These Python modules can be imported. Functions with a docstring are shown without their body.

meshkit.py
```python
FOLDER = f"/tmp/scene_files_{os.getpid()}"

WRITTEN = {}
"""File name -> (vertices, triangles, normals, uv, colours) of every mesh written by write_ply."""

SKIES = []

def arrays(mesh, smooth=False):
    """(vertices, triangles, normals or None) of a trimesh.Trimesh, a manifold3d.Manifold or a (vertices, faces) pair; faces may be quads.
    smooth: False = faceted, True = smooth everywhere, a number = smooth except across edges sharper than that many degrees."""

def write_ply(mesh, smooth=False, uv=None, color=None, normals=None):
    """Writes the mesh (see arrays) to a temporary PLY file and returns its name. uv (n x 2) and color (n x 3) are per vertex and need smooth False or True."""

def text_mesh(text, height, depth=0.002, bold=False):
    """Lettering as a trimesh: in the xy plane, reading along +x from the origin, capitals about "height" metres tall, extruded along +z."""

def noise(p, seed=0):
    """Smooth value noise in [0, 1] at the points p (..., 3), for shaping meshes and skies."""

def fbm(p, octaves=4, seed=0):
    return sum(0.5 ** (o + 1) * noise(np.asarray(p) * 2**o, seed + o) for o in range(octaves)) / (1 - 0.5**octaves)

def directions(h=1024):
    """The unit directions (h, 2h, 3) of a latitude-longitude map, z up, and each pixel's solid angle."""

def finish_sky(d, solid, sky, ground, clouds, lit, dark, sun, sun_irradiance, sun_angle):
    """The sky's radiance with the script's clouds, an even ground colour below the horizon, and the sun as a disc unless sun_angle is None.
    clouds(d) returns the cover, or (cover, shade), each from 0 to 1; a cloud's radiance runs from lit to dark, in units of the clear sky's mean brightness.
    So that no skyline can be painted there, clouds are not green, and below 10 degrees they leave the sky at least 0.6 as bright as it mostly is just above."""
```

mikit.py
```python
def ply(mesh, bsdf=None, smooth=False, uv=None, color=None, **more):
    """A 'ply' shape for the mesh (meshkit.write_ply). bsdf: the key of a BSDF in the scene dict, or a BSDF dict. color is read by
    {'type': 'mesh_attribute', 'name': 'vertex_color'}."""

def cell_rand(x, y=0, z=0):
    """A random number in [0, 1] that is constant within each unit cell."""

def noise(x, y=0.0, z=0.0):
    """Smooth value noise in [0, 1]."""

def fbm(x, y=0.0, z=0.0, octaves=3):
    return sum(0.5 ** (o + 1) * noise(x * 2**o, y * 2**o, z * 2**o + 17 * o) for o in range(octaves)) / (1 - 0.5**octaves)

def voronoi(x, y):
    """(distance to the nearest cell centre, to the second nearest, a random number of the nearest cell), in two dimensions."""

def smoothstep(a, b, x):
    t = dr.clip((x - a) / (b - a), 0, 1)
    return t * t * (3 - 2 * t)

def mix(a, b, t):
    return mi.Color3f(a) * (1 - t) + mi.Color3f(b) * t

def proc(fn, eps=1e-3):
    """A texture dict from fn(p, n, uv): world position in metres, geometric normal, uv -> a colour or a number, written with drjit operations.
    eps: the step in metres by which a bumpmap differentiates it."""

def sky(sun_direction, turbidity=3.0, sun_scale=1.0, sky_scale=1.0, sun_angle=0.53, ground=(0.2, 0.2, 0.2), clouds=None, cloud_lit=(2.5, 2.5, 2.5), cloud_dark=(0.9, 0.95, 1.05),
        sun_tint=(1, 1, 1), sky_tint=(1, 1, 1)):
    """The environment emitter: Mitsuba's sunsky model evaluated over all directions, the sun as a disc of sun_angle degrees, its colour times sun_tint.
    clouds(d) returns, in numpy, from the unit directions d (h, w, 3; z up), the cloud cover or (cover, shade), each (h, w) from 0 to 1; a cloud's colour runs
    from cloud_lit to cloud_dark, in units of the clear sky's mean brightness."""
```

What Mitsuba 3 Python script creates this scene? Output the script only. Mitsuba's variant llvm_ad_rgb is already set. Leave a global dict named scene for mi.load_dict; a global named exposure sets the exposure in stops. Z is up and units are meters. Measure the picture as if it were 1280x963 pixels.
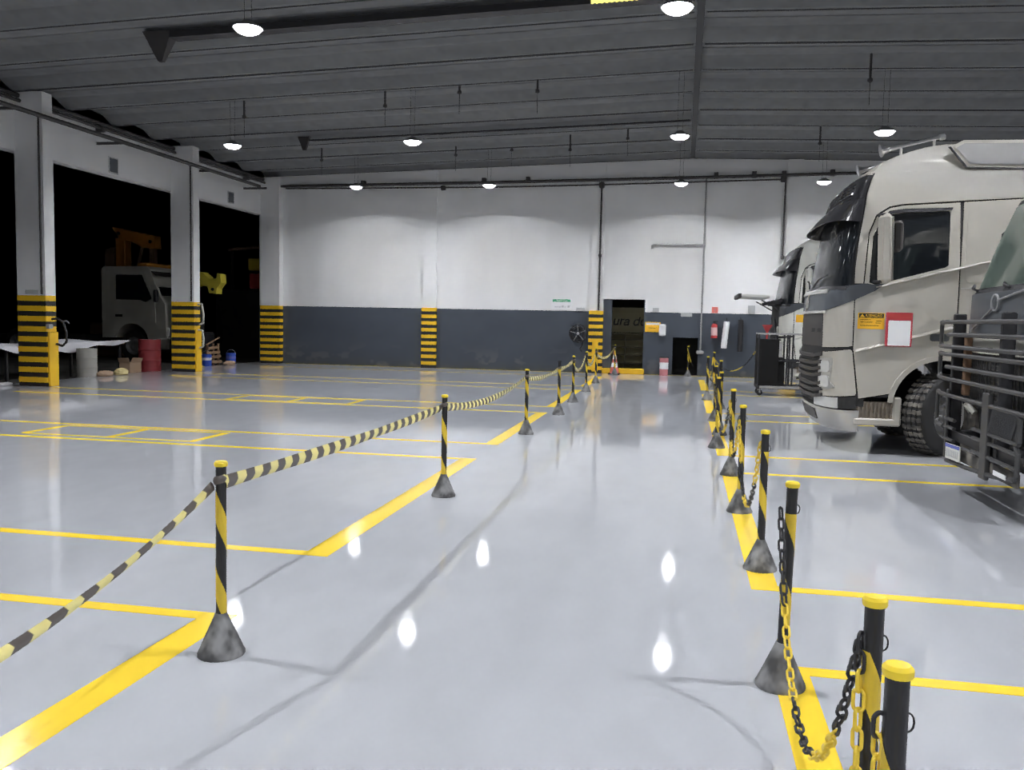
import math, random
import numpy as np, trimesh, drjit as dr
import mitsuba as mi
import mikit, meshkit
import manifold3d as m3
from mikit import proc, noise, fbm, smoothstep, mix
from shapely.geometry import Polygon, box as sbox
from shapely.ops import unary_union

T = mi.ScalarTransform4f
random.seed(7)
rng = np.random.default_rng(7)
scene, labels, _count = {}, {}, {}

# ------------------------------------------------------------------ camera, light, exposure
EYE = 1.6
yaw, pitch, roll = map(math.radians, (-11.1055, 4.3004, -1.1358))
fwd = np.array([math.sin(yaw) * math.cos(pitch), math.cos(yaw) * math.cos(pitch), -math.sin(pitch)])
_r0 = np.array([math.cos(yaw), -math.sin(yaw), 0])
_d0 = np.cross(fwd, _r0)
down = -math.sin(roll) * _r0 + math.cos(roll) * _d0
scene['camera'] = dict(type='perspective', fov=61.1755, fov_axis='x', near_clip=0.05, far_clip=300.0,
                       to_world=T().look_at(origin=[0, 0, EYE], target=(np.array([0, 0, EYE]) + fwd).tolist(), up=(-down).tolist()))
exposure = 0.0
LAMP = 32.0                                    # radiance of the high bay lenses
BEAM = 45.0                                    # intensity of each lamp's downward beam, shaped by its reflector
LAMP_RGB = (0.97 * LAMP, 0.99 * LAMP, 1.04 * LAMP)
ROWS_Y = (-2.6, 4.2, 10.7, 17.7, 25.0)
COLS_X = (-9.8, -5.7, -0.2, 3.6, 8.4)

# ------------------------------------------------------------------ materials
def pr(key, rgb, rough=0.5, metal=0.0, spec=0.5, coat=0.0, coat_gloss=0.9, sheen=0.0, two=True, tex=None, bump=None, bump_scale=1.0):
    d = dict(type='principled', base_color=tex if tex is not None else {'type': 'rgb', 'value': list(rgb)}, roughness=rough, metallic=metal, specular=spec)
    if coat: d.update(clearcoat=coat, clearcoat_gloss=coat_gloss)
    if sheen: d['sheen'] = sheen
    if bump is not None:
        d = {'type': 'bumpmap', 'arbitrary': bump, 'scale': bump_scale, 'bsdf': d}
    scene[key] = {'type': 'twosided', 'bsdf': d} if two else d
    return key

def floor_col(p, n, uv):
    a = fbm(p.x * 0.5, p.y * 0.5, 3.0, 3)
    b = fbm(p.x * 7, p.y * 3, 8.0, 2)
    c = mix((0.625, 0.635, 0.66), (0.68, 0.69, 0.71), a)
    return c * (0.97 + 0.06 * b)

def floor_bump(p, n, uv):
    return 0.0005 * fbm(p.x * 1.3, p.y * 1.3, 0.5, 2) + 0.00012 * noise(p.x * 8, p.y * 8, 1.5)

def concrete_col(p, n, uv):
    a = fbm(p.x * 0.12, p.y * 2.5, 0.5, 3)
    b = fbm(p.x * 6, p.y * 6, p.z * 6, 3)
    return mix((0.11, 0.115, 0.12), (0.19, 0.195, 0.195), a) * (0.85 + 0.3 * b)

def wall_col(p, n, uv):
    a = fbm(p.x * 0.6, p.y * 0.6, p.z * 0.6, 3)
    b = fbm(p.x * 2.5, p.y * 2.5, p.z * 0.35, 2)
    return mix((0.76, 0.76, 0.76), (0.84, 0.84, 0.835), a) * (0.95 + 0.07 * b)

def dado_col(p, n, uv):
    a = fbm(p.x * 1.5, p.z * 1.5, 2.0, 3)
    s = smoothstep(0.60, 0.72, fbm(p.x * 2.2 + 3, p.z * 3.0, 5.0, 3)) * smoothstep(0.9, 0.1, p.z)
    return mix(mix((0.046, 0.055, 0.070), (0.060, 0.071, 0.088), a), (0.13, 0.13, 0.13), s * 0.5)

def cone_col(p, n, uv):
    a = fbm(p.x * 16, p.y * 16, p.z * 9, 3)
    return mix((0.065, 0.065, 0.065), (0.25, 0.25, 0.25), smoothstep(0.3, 0.75, a))

def tape_col(p, n, uv):
    u = uv.x / 0.172 + 0.10 * dr.abs(uv.y * 2 - 1)
    f = u - dr.floor(u)
    on = smoothstep(0.0, 0.04, f) * smoothstep(0.54, 0.50, f)
    return mix((0.105, 0.09, 0.08), (0.80, 0.71, 0.28), on)

def road_col(p, n, uv):
    a = fbm(p.x * 1.2, p.y * 1.2, 4.0, 3)
    return mix((0.02, 0.02, 0.019), (0.05, 0.048, 0.043), a)

def mud_col(p, n, uv):
    a = fbm(p.x * 7, p.y * 7, p.z * 7, 3)
    return mix((0.055, 0.053, 0.05), (0.21, 0.195, 0.17), smoothstep(0.35, 0.8, a))

def wood_col(p, n, uv):
    a = fbm(p.x * 3, p.y * 3, p.z * 12, 3)
    return mix((0.16, 0.09, 0.05), (0.33, 0.22, 0.13), a)

scene['epoxy'] = {'type': 'bumpmap', 'arbitrary': proc(floor_bump, 0.01), 'scale': 1.0, 'bsdf': {'type': 'roughplastic', 'distribution': 'beckmann', 'alpha': 0.006, 'int_ior': 1.55, 'nonlinear': True, 'diffuse_reflectance': proc(floor_col)}}
pr('concrete', None, 0.9, spec=0.2, tex=proc(concrete_col))
pr('white_wall', None, 0.75, spec=0.3, tex=proc(wall_col))
pr('dark_dado', None, 0.5, spec=0.4, tex=proc(dado_col))
pr('cone_concrete', None, 0.75, spec=0.3, tex=proc(cone_col))
pr('tape', None, 0.4, tex=proc(tape_col))
pr('road', None, 0.8, spec=0.3, tex=proc(road_col))
pr('mud', None, 0.8, spec=0.25, tex=proc(mud_col))
pr('wood', None, 0.7, tex=proc(wood_col))
pr('line_yellow', (0.80, 0.565, 0.04), 0.14, spec=0.5)
pr('stripe_yellow', (0.78, 0.47, 0.02), 0.45)
pr('stripe_black', (0.018, 0.017, 0.016), 0.5)
pr('post_black', (0.014, 0.014, 0.015), 0.35)
pr('post_yellow', (0.62, 0.44, 0.03), 0.35)
pr('cap_yellow', (0.83, 0.62, 0.03), 0.4)
pr('chain_yellow', (0.80, 0.58, 0.05), 0.4)
pr('chain_black', (0.02, 0.02, 0.022), 0.4)
pr('black_steel', (0.018, 0.018, 0.02), 0.45)
pr('dark_pipe', (0.035, 0.033, 0.033), 0.6)
pr('joint_dark', (0.045, 0.046, 0.048), 0.8)
pr('grey_steel', (0.32, 0.32, 0.32), 0.4, metal=0.4)
pr('galvanised', (0.45, 0.45, 0.46), 0.4, metal=0.6)
pr('housing', (0.10, 0.10, 0.105), 0.5)
pr('lens_base', (0.8, 0.8, 0.8), 0.5)
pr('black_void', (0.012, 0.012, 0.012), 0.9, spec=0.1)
pr('champagne', (0.50, 0.475, 0.42), 0.36, metal=0.15, coat=0.8)
pr('white_paint', (0.72, 0.72, 0.66), 0.3, coat=0.7)
pr('truck_gap', (0.02, 0.02, 0.02), 0.7)
pr('gloss_black', (0.010, 0.010, 0.012), 0.08, spec=0.6, coat=1.0)
pr('cab_glass', (0.008, 0.010, 0.012), 0.05, spec=0.6)
pr('green_glass', (0.10, 0.13, 0.11), 0.06, spec=0.7)
pr('panel_grey', (0.070, 0.078, 0.088), 0.35)
pr('grille_dark', (0.045, 0.042, 0.040), 0.45)
pr('silver', (0.55, 0.54, 0.51), 0.3, metal=0.5)
pr('chrome', (0.85, 0.85, 0.86), 0.08, metal=1.0)
pr('trim_light', (0.60, 0.59, 0.56), 0.3, metal=0.3)
pr('lamp_clear', (0.62, 0.62, 0.60), 0.12, spec=0.6, coat=0.6)
pr('step_beige', (0.24, 0.205, 0.165), 0.6)
pr('tyre', (0.020, 0.020, 0.020), 0.7)
pr('bar_grey', (0.055, 0.055, 0.055), 0.42, metal=0.2)
pr('rust', (0.20, 0.12, 0.07), 0.8)
pr('sticker_orange', (0.85, 0.47, 0.03), 0.4)
pr('sticker_red', (0.48, 0.06, 0.08), 0.4)
pr('paper', (0.82, 0.82, 0.83), 0.5)
pr('print_black', (0.02, 0.018, 0.016), 0.5)
pr('print_brown', (0.30, 0.15, 0.02), 0.5)
pr('print_grey', (0.45, 0.46, 0.46), 0.5)
pr('sign_green', (0.08, 0.36, 0.20), 0.45)
pr('sign_red', (0.62, 0.16, 0.13), 0.45)
pr('red_paint', (0.45, 0.05, 0.05), 0.35)
pr('bin_pink', (0.52, 0.20, 0.21), 0.5)
pr('blue_paint', (0.03, 0.08, 0.42), 0.35)
pr('blue_print', (0.10, 0.13, 0.45), 0.4)
pr('olive', (0.56, 0.52, 0.34), 0.7)
pr('olive_dark', (0.2, 0.185, 0.12), 0.7)
pr('drum_red', (0.24, 0.03, 0.035), 0.5)
pr('pink_label', (0.62, 0.42, 0.42), 0.5)
pr('crane_orange', (0.46, 0.20, 0.03), 0.6)
pr('machine_yellow', (0.62, 0.52, 0.06), 0.5)
pr('old_white', (0.52, 0.51, 0.45), 0.45)
pr('drum_grey', (0.33, 0.32, 0.29), 0.6)
pr('cloth_white', (0.72, 0.72, 0.76), 0.8)
pr('cardboard', (0.36, 0.25, 0.17), 0.8)
pr('pale_yellow', (0.62, 0.52, 0.25), 0.7)
pr('plate_white', (0.62, 0.62, 0.58), 0.5)

# ------------------------------------------------------------------ helpers
def num(base):
    k = _count.get(base, 0)
    _count[base] = k + 1
    return base if k == 0 else f'{base}_{k:03d}'

def lab(key, label, cat=None, group=None, kind=None):
    d = {}
    if label: d['label'] = label
    if cat: d['category'] = cat
    if group: d['group'] = group
    if kind: d['kind'] = kind
    labels[key] = d

def thing(name, label, cat, group=None):
    k = num(name)
    lab(k, label, cat, group)
    return k

def E(name, mesh, mat, smooth=False, parent=None, label=None, cat=None, group=None, kind=None, **more):
    key = num(f'{parent}__{name}' if parent else name)
    scene[key] = mikit.ply(mesh, mat, smooth=smooth, **more)
    if label or cat or group or kind: lab(key, label, cat, group, kind)
    return key

def put(name, d, tw, parent=None, label=None, cat=None, group=None):
    key = num(f'{parent}__{name}' if parent else name)
    scene[key] = {**d, 'to_world': tw}
    if label or cat or group: lab(key, label, cat, group)
    return key

def bx(x0, x1, y0, y1, z0, z1):
    m = trimesh.creation.box((x1 - x0, y1 - y0, z1 - z0))
    m.apply_translation(((x0 + x1) / 2, (y0 + y1) / 2, (z0 + z1) / 2))
    return m

def rb(x0, x1, y0, y1, z0, z1, r=0.01):
    """box with chamfered edges"""
    c = np.array([(x0 + x1) / 2, (y0 + y1) / 2, (z0 + z1) / 2]); h = np.array([x1 - x0, y1 - y0, z1 - z0]) / 2
    r = min(r, h.min() * 0.9)
    pts = []
    for s in np.ndindex(2, 2, 2):
        s = np.array(s) * 2 - 1
        for k in range(3):
            o = h - r; o[k] = h[k]
            pts.append(c + s * o)
    return trimesh.convex.convex_hull(np.array(pts))

def cat(*ms):
    return trimesh.util.concatenate([m for m in ms])

def tube(path, r, sides=8, closed=False):
    p = np.asarray(path, float); n = len(p)
    if closed:
        t = np.roll(p, -1, 0) - np.roll(p, 1, 0)
    else:
        t = np.gradient(p, axis=0)
    t /= np.linalg.norm(t, axis=1, keepdims=True) + 1e-12
    a = np.array([0, 0, 1.0]) if abs(t[0][2]) < 0.9 else np.array([1.0, 0, 0])
    A = []
    for i in range(n):
        a = a - t[i] * (a @ t[i]); a /= np.linalg.norm(a) + 1e-12
        A.append(a.copy())
    A = np.array(A); B = np.cross(t, A)
    ang = np.arange(sides) * 2 * np.pi / sides
    rr = np.broadcast_to(np.asarray(r, float), (n,))
    v = p[:, None] + rr[:, None, None] * (np.cos(ang)[None, :, None] * A[:, None] + np.sin(ang)[None, :, None] * B[:, None])
    f = []
    m = n if closed else n - 1
    for i in range(m):
        j2 = (i + 1) % n
        for j in range(sides):
            k = (j + 1) % sides
            a0, b0, c0, d0 = i * sides + j, i * sides + k, j2 * sides + k, j2 * sides + j
            f += [[a0, b0, c0], [a0, c0, d0]]
    v = v.reshape(-1, 3)
    if not closed:
        v = np.vstack([v, p[0], p[-1]])
        c0, c1 = len(v) - 2, len(v) - 1
        for j in range(sides):
            k = (j + 1) % sides
            f += [[c0, k, j], [c1, (n - 1) * sides + j, (n - 1) * sides + k]]
    return trimesh.Trimesh(v, np.array(f), process=False)

def rod(a, b, r, sides=10):
    return tube([a, b], r, sides)

def lathe(prof, n=24, axis='z', at=(0, 0, 0)):
    """closed solid from (radius, height) pairs, bottom to top, ends on the axis"""
    prof = np.asarray(prof, float)
    ang = np.arange(n) * 2 * np.pi / n
    v = np.stack([prof[:, 0][:, None] * np.cos(ang), prof[:, 0][:, None] * np.sin(ang), np.broadcast_to(prof[:, 1][:, None], (len(prof), n))], -1).reshape(-1, 3)
    f = []
    for i in range(len(prof) - 1):
        for j in range(n):
            k = (j + 1) % n
            a0, b0, c0, d0 = i * n + j, i * n + k, (i + 1) * n + k, (i + 1) * n + j
            f += [[a0, b0, c0], [a0, c0, d0]]
    m = trimesh.Trimesh(v, np.array(f), process=False)
    m.update_faces(m.area_faces > 1e-10)
    if axis == 'x': m.vertices = m.vertices[:, [2, 0, 1]]
    if axis == 'y': m.vertices = m.vertices[:, [1, 2, 0]]
    m.apply_translation(at)
    return m

def prism(poly, a, b, plane='xz'):
    """polygon extruded: 'xz' along y, 'yz' along x, 'xy' along z, from a to b"""
    if hasattr(poly, 'geoms'): return trimesh.util.concatenate([prism(g, a, b, plane) for g in poly.geoms])
    poly = poly if isinstance(poly, Polygon) else Polygon(poly)
    m = trimesh.creation.extrude_polygon(poly, b - a, engine='earcut')
    v = np.array(m.vertices); v[:, 2] += a
    if plane == 'xz': v = v[:, [0, 2, 1]]
    elif plane == 'yz': v = v[:, [2, 0, 1]]
    f = m.faces
    if plane == 'xz': f = f[:, ::-1]
    return trimesh.Trimesh(v, f, process=False)

def mv(mesh, x=0, y=0, z=0, rz=0, ry=0, rx=0):
    m = mesh.copy()
    for a, ax in ((rx, [1, 0, 0]), (ry, [0, 1, 0]), (rz, [0, 0, 1])):
        if a: m.apply_transform(trimesh.transformations.rotation_matrix(math.radians(a), ax))
    m.apply_translation((x, y, z))
    return m

def man(m):
    return m3.Manifold(m3.Mesh(np.asarray(m.vertices, np.float32), np.asarray(m.faces, np.uint32)))

def unman(M):
    q = M.to_mesh()
    return trimesh.Trimesh(q.vert_properties[:, :3], q.tri_verts, process=False)

def minus(a, *bs):
    a = a.copy(); a.merge_vertices()
    M = man(a)
    for b in bs:
        b = b.copy(); b.merge_vertices(); M = M - man(b)
    return unman(M)

def text_on(text, height, frame, bold=True, depth=0.003):
    """letters on a plane: frame = (origin, right vector, up vector); extruded towards right x up"""
    m = meshkit.text_mesh(text, height, depth, bold)
    o, r, u = (np.asarray(q, float) for q in frame)
    n = np.cross(r, u)
    v = np.array(m.vertices)
    m.vertices = o + v[:, :1] * r + v[:, 1:2] * u + v[:, 2:] * n
    return m

# ------------------------------------------------------------------ the hall
XW = -13.8            # inner plane of the left wall's headers
XR, YB, YF = 13.9, 27.0, -8.0
XRIDGE = 0.1
def zc(x):            # underside of the roof ribs
    return 6.13 + 0.0285 * (x - XW) if x < XRIDGE else 6.13 + 0.0285 * (2 * XRIDGE - x - XW)

E('floor', bx(-14.25, XR + 0.2, YF - 0.2, YB + 0.2, -0.2, 0.0), 'epoxy', label='light grey glossy epoxy floor with yellow bay lines', kind='structure')
E('ground_outside', bx(-60, -14.25, -20, 70, -0.3, -0.03), 'road', label='dark yard ground outside the open bays', kind='structure')

def line(x0, x1, y0, y1):
    E('yellow_line', bx(x0, x1, y0, y1, -0.01, 0.002), 'line_yellow', parent='floor')

BAYS = ((-1.0, 4.15), (5.33, 9.6), (10.75, 14.85), (15.85, 20.1), (21.2, 25.2))
for i, (a, b) in enumerate(BAYS):
    line(-2.46, -2.28, a, b)
    line(0.455, 0.62, a, b)
    for y in ((a, b) if i else (b,)):
        s = 0.05 if y == a else -0.05
        line(-12.9, -2.46, y + s - 0.05, y + s + 0.05)
        line(0.62, 12.8, y + s - 0.05, y + s + 0.05)
for y0, y1 in ((9.8, 10.63), (14.95, 15.75)):
    for x in (-8.42, -7.18, -6.0):
        line(x - 0.05, x + 0.05, y0, y1)
    line(-8.42, -5.95, y0 - 0.04, y0 + 0.03); line(-8.42, -5.95, y1 - 0.03, y1 + 0.04)
line(-13.0, -2.5, 26.88, 26.99); line(-1.15, 3.9, 26.88, 26.99)

# ceiling: folded precast concrete tiles, 1.6 m each, on both sides of the ridge
E('ceiling', cat(bx(XW - 0.3, XRIDGE, YF - 0.2, YB + 0.2, 7.35, 7.45), bx(XRIDGE, XR + 0.2, YF - 0.2, YB + 0.2, 7.35, 7.45)), 'concrete', label='dark grey precast concrete roof over the workshop', kind='structure')
prof = [(0.012, 0.0), (0.10, 0.0), (0.42, 0.15), (0.775, 0.17), (0.79, 0.20), (0.81, 0.20), (0.825, 0.17), (1.18, 0.15), (1.50, 0.0), (1.588, 0.0), (1.588, 0.40), (0.012, 0.40)]
def tile(y0, xa, xb):
    n = len(prof)
    v = [(x, y0 + y, z + zc(min(x, XRIDGE) if xb <= XRIDGE else x)) for x in (xa, xb) for y, z in prof]
    cap, capf = trimesh.creation.triangulate_polygon(Polygon(prof), engine='earcut')
    f = []
    for j in range(n):
        k = (j + 1) % n
        f += [[j, j + n, k + n], [j, k + n, k]]
    # the cap's vertices follow the polygon's own order
    idx = [int(np.argmin(np.abs(np.array(prof) - c).sum(1))) for c in cap]
    for t in capf:
        q = [idx[i] for i in t]
        f += [q[::-1], [i + n for i in q]]
    m = trimesh.Trimesh(np.array(v), np.array(f), process=False)
    trimesh.repair.fix_normals(m)
    return m
for k in range(-15, 7):
    for xa, xb in ((XW + 0.02, XRIDGE - 0.06), (XRIDGE + 0.06, XR)):
        E('roof_tile', tile(16 + 1.6 * k, xa, xb), 'concrete', parent='ceiling')
E('ridge_joint', bx(XRIDGE - 0.06, XRIDGE + 0.06, YF, YB, zc(XRIDGE) + 0.03, zc(XRIDGE) + 0.3), 'joint_dark', parent='ceiling')
# cross joints carried by thin ribs
for k_ in range(-5, 7):
    y = 16.0 + 1.6 * k_
    rr_ = 0.022 if k_ in (0, 3, 5) else 0.011
    for xa, xb in ((XW + 0.3, XRIDGE - 0.1), (XRIDGE + 0.1, XR - 0.2)):
        E('joint_rib', tube([(xa, y, zc(xa) - 0.005), (xb, y, zc(xb) - 0.005)], rr_, 6), 'joint_dark', parent='ceiling')

# back wall: white above, dark blue-grey below, a door and a black recess
DZ = 1.915
def gable(z0, holes=()):
    p = Polygon([(XW - 0.2, z0), (XR + 0.2, z0), (XR + 0.2, zc(XR) + 0.02), (XRIDGE, zc(XRIDGE) + 0.02), (XW - 0.2, zc(XW) + 0.02)])
    return p
door = sbox(-2.46, -0.02, -1.19, 2.30)
recess = sbox(-0.31, -0.02, 0.45, 1.16)
E('wall_back', prism(gable(DZ).difference(door), YB, YB + 0.2), 'white_wall', label='tall back wall, white above a dark grey dado', kind='structure')
E('dado', prism(sbox(XW - 0.2, 0, XR + 0.2, DZ).difference(unary_union([door, recess])), YB - 0.012, YB + 0.19), 'dark_dado', parent='wall_back', label='dark blue-grey painted lower band of the back wall')
E('recess_lining', cat(bx(-0.31, 0.45, 27.45, 27.5, 0, 1.16), bx(-0.36, -0.31, 27.0, 27.5, 0, 1.2), bx(0.45, 0.5, 27.0, 27.5, 0, 1.2), bx(-0.36, 0.5, 27.0, 27.5, 1.16, 1.21)), 'black_void', parent='wall_back', label='black low recess in the back wall')
# the passage behind the door
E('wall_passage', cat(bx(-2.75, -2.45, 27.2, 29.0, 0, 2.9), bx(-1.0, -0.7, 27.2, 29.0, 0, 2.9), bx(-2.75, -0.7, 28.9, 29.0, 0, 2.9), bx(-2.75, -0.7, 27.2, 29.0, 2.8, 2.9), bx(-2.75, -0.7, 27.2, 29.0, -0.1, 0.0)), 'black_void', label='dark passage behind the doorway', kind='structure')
E('door_1', cat(bx(-2.46, -2.20, 27.02, 27.2, 0, 2.28), bx(-1.21, -1.17, 27.0, 27.2, 0, 2.30)), 'dark_dado', label='open doorway in the back wall with dark jambs', kind='structure')
E('threshold', rb(-2.46, -1.16, 26.93, 27.2, 0, 0.165, 0.012), 'stripe_yellow', parent='door_1', label='yellow painted raised threshold')
# walls left, right, front
E('wall_left', bx(XW - 0.25, XW, YF, YB, 4.91, zc(XW) - 0.02), 'white_wall', label='white concrete header beam along the open left side', kind='structure')
COLY = (-0.85, 4.75, 10.4, 16.0, 21.62, 27.0)
for i, y in enumerate(COLY):
    y1 = y + (0.30 if i < 5 else 0.2)
    y0 = y if i < 5 else 26.72
    x0, x1 = XW + 0.0, -13.14
    c = num('wall_left__column')
    scene[c] = mikit.ply(bx(x0 - 0.02, x1, y0, y1, DZ, zc(x0) - 0.02), 'white_wall')
    labels[c] = {'label': 'white column with black and yellow hazard bands at its foot'}
    E('black_base', bx(x0 - 0.02, x1 + 0.0, y0, y1, 0, DZ), 'stripe_black', parent=c)
    for s in range(9):
        zt = DZ - 0.215 * s
        if i < 2: break
        E('yellow_band', bx(x0 - 0.024, x1 + 0.004, y0 - 0.004, y1, zt - 0.115, zt), 'stripe_yellow', parent=c)
    if i in (3, 4):
        E('corner_guard', rb(x1 - 0.0, x1 + 0.05, y0 + 0.03, y1, 0, 1.15, 0.008), 'stripe_yellow', parent=c, label='yellow corner guard')
E('wall_right', bx(XR, XR + 0.2, YF, YB, 0, zc(XR) + 0.35), 'white_wall', label='white right wall behind the trucks', kind='structure')
E('wall_front', prism(gable(0), YF - 0.2, YF), 'white_wall', label='white wall behind the viewer', kind='structure')
# hazard pilasters on the back wall
for x0, x1, guard in ((-8.27, -7.83, False), (-2.87, -2.48, True), (2.86, 3.3, False)):
    c = num('wall_back__pilaster')
    scene[c] = mikit.ply(bx(x0, x1, 26.93, 27.05, DZ, zc(x0) + 0.02), 'white_wall')
    E('black_base', bx(x0 - 0.02, x1 + 0.02, 26.88, 27.05, 0, DZ), 'stripe_black', parent=c)
    for s in range(9):
        zt = DZ + 0.02 - 0.215 * s
        E('yellow_band', bx(x0 - 0.024, x1 + 0.024, 26.876, 27.05, zt - 0.115, zt), 'stripe_yellow', parent=c)
    if guard:
        E('corner_guard', bx(x0 + 0.10, x1 - 0.10, 26.86, 26.90, 0.05, 1.0), 'stripe_yellow', parent=c)

# ------------------------------------------------------------------ high bay lamps
lamp_house = lathe([(0, 0.10), (0.06, 0.10), (0.09, 0.07), (0.17, 0.035), (0.198, 0.0), (0.19, 0.0), (0.185, 0.012), (0, 0.016)][::-1], 28)
trimesh.repair.fix_normals(lamp_house)
lens = lathe([(0, -0.085), (0.08, -0.076), (0.14, -0.05), (0.172, -0.02), (0.182, 0.0), (0.0, 0.012)], 28)
trimesh.repair.fix_normals(lens)
house_d = mikit.ply(lamp_house, 'housing', smooth=40)
lens_d = mikit.ply(lens, 'lens_base', smooth=40, emitter={'type': 'area', 'radiance': {'type': 'rgb', 'value': list(LAMP_RGB)}})
ROWN = {-2.6: 'behind the viewer', 4.2: 'in the row over the nearest posts', 10.7: 'in the first visible row', 17.7: 'in the middle row', 25.0: 'in the last row'}
COLN = {-9.8: 'over the left bays', -5.7: 'over the inner left bays', -0.2: 'above the walkway', 3.6: 'above the truck fronts', 8.4: 'far right over the trucks'}
ROWZ = {-2.6: 5.35, 4.2: 5.35, 10.7: 5.32, 17.7: 5.28, 25.0: 5.5}
for y in ROWS_Y:
    for x in COLS_X:
        z = ROWZ[y]
        k = thing('high_bay_lamp', f'round high bay lamp {COLN[x]}, {ROWN[y]}', 'lamp', 'high bay lamps')
        put('housing', house_d, T().translate([x, y, z]), k)
        put('lens', lens_d, T().translate([x, y, z]), k)
        scene[k + '_beam'] = dict(type='spot', to_world=T().look_at(origin=[x, y, z - 0.10], target=[x, y, 0], up=[0, 1, 0]), cutoff_angle=76, beam_width=38, intensity={'type': 'rgb', 'value': [0.97 * BEAM, 0.99 * BEAM, 1.04 * BEAM]})
        top = zc(x) + 0.20
        E('hanger', cat(rod((x - 0.05, y, z + 0.06), (x - 0.05, y, top), 0.0035, 5), rod((x + 0.05, y, z + 0.06), (x + 0.05, y, top), 0.0035, 5)), 'dark_pipe', parent=k)

# rods that hang from the roof, each with a thin wire
for i, (x, y, l) in enumerate(((-9.9, 18.4, 0.36), (-6.4, 17.95, 0.42), (-4.7, 17.7, 0.3), (-3.05, 17.6, 0.4), (3.2, 17.2, 0.5), (-10.3, 23.6, 0.36), (-6.4, 23.8, 0.36), (-4.85, 24.0, 0.25), (-3.15, 23.5, 0.42), (-1.6, 23.2, 0.26), (3.2, 23.2, 0.44))):
    nth = ('first', 'second', 'third', 'fourth', 'fifth', 'sixth')[i if i < 5 else i - 5]
    k = thing('drop_rod', f'thin dark rod under the roof, {nth} from the left of the {"nearer" if i < 5 else "farther"} row', 'hanging rod', 'drop rods under the roof')
    z = zc(x) + 0.18
    E('rod', cat(rod((x, y, z), (x, y, z - l), 0.022, 8), lathe([(0, -0.05), (0.045, -0.03), (0.045, 0.02), (0, 0.04)], 10, at=(x, y, z - l))), 'dark_pipe', parent=k)
    E('wire', rod((x, y, z - l), (x, y, z - l - 0.45), 0.006, 5), 'dark_pipe', parent=k)

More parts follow.
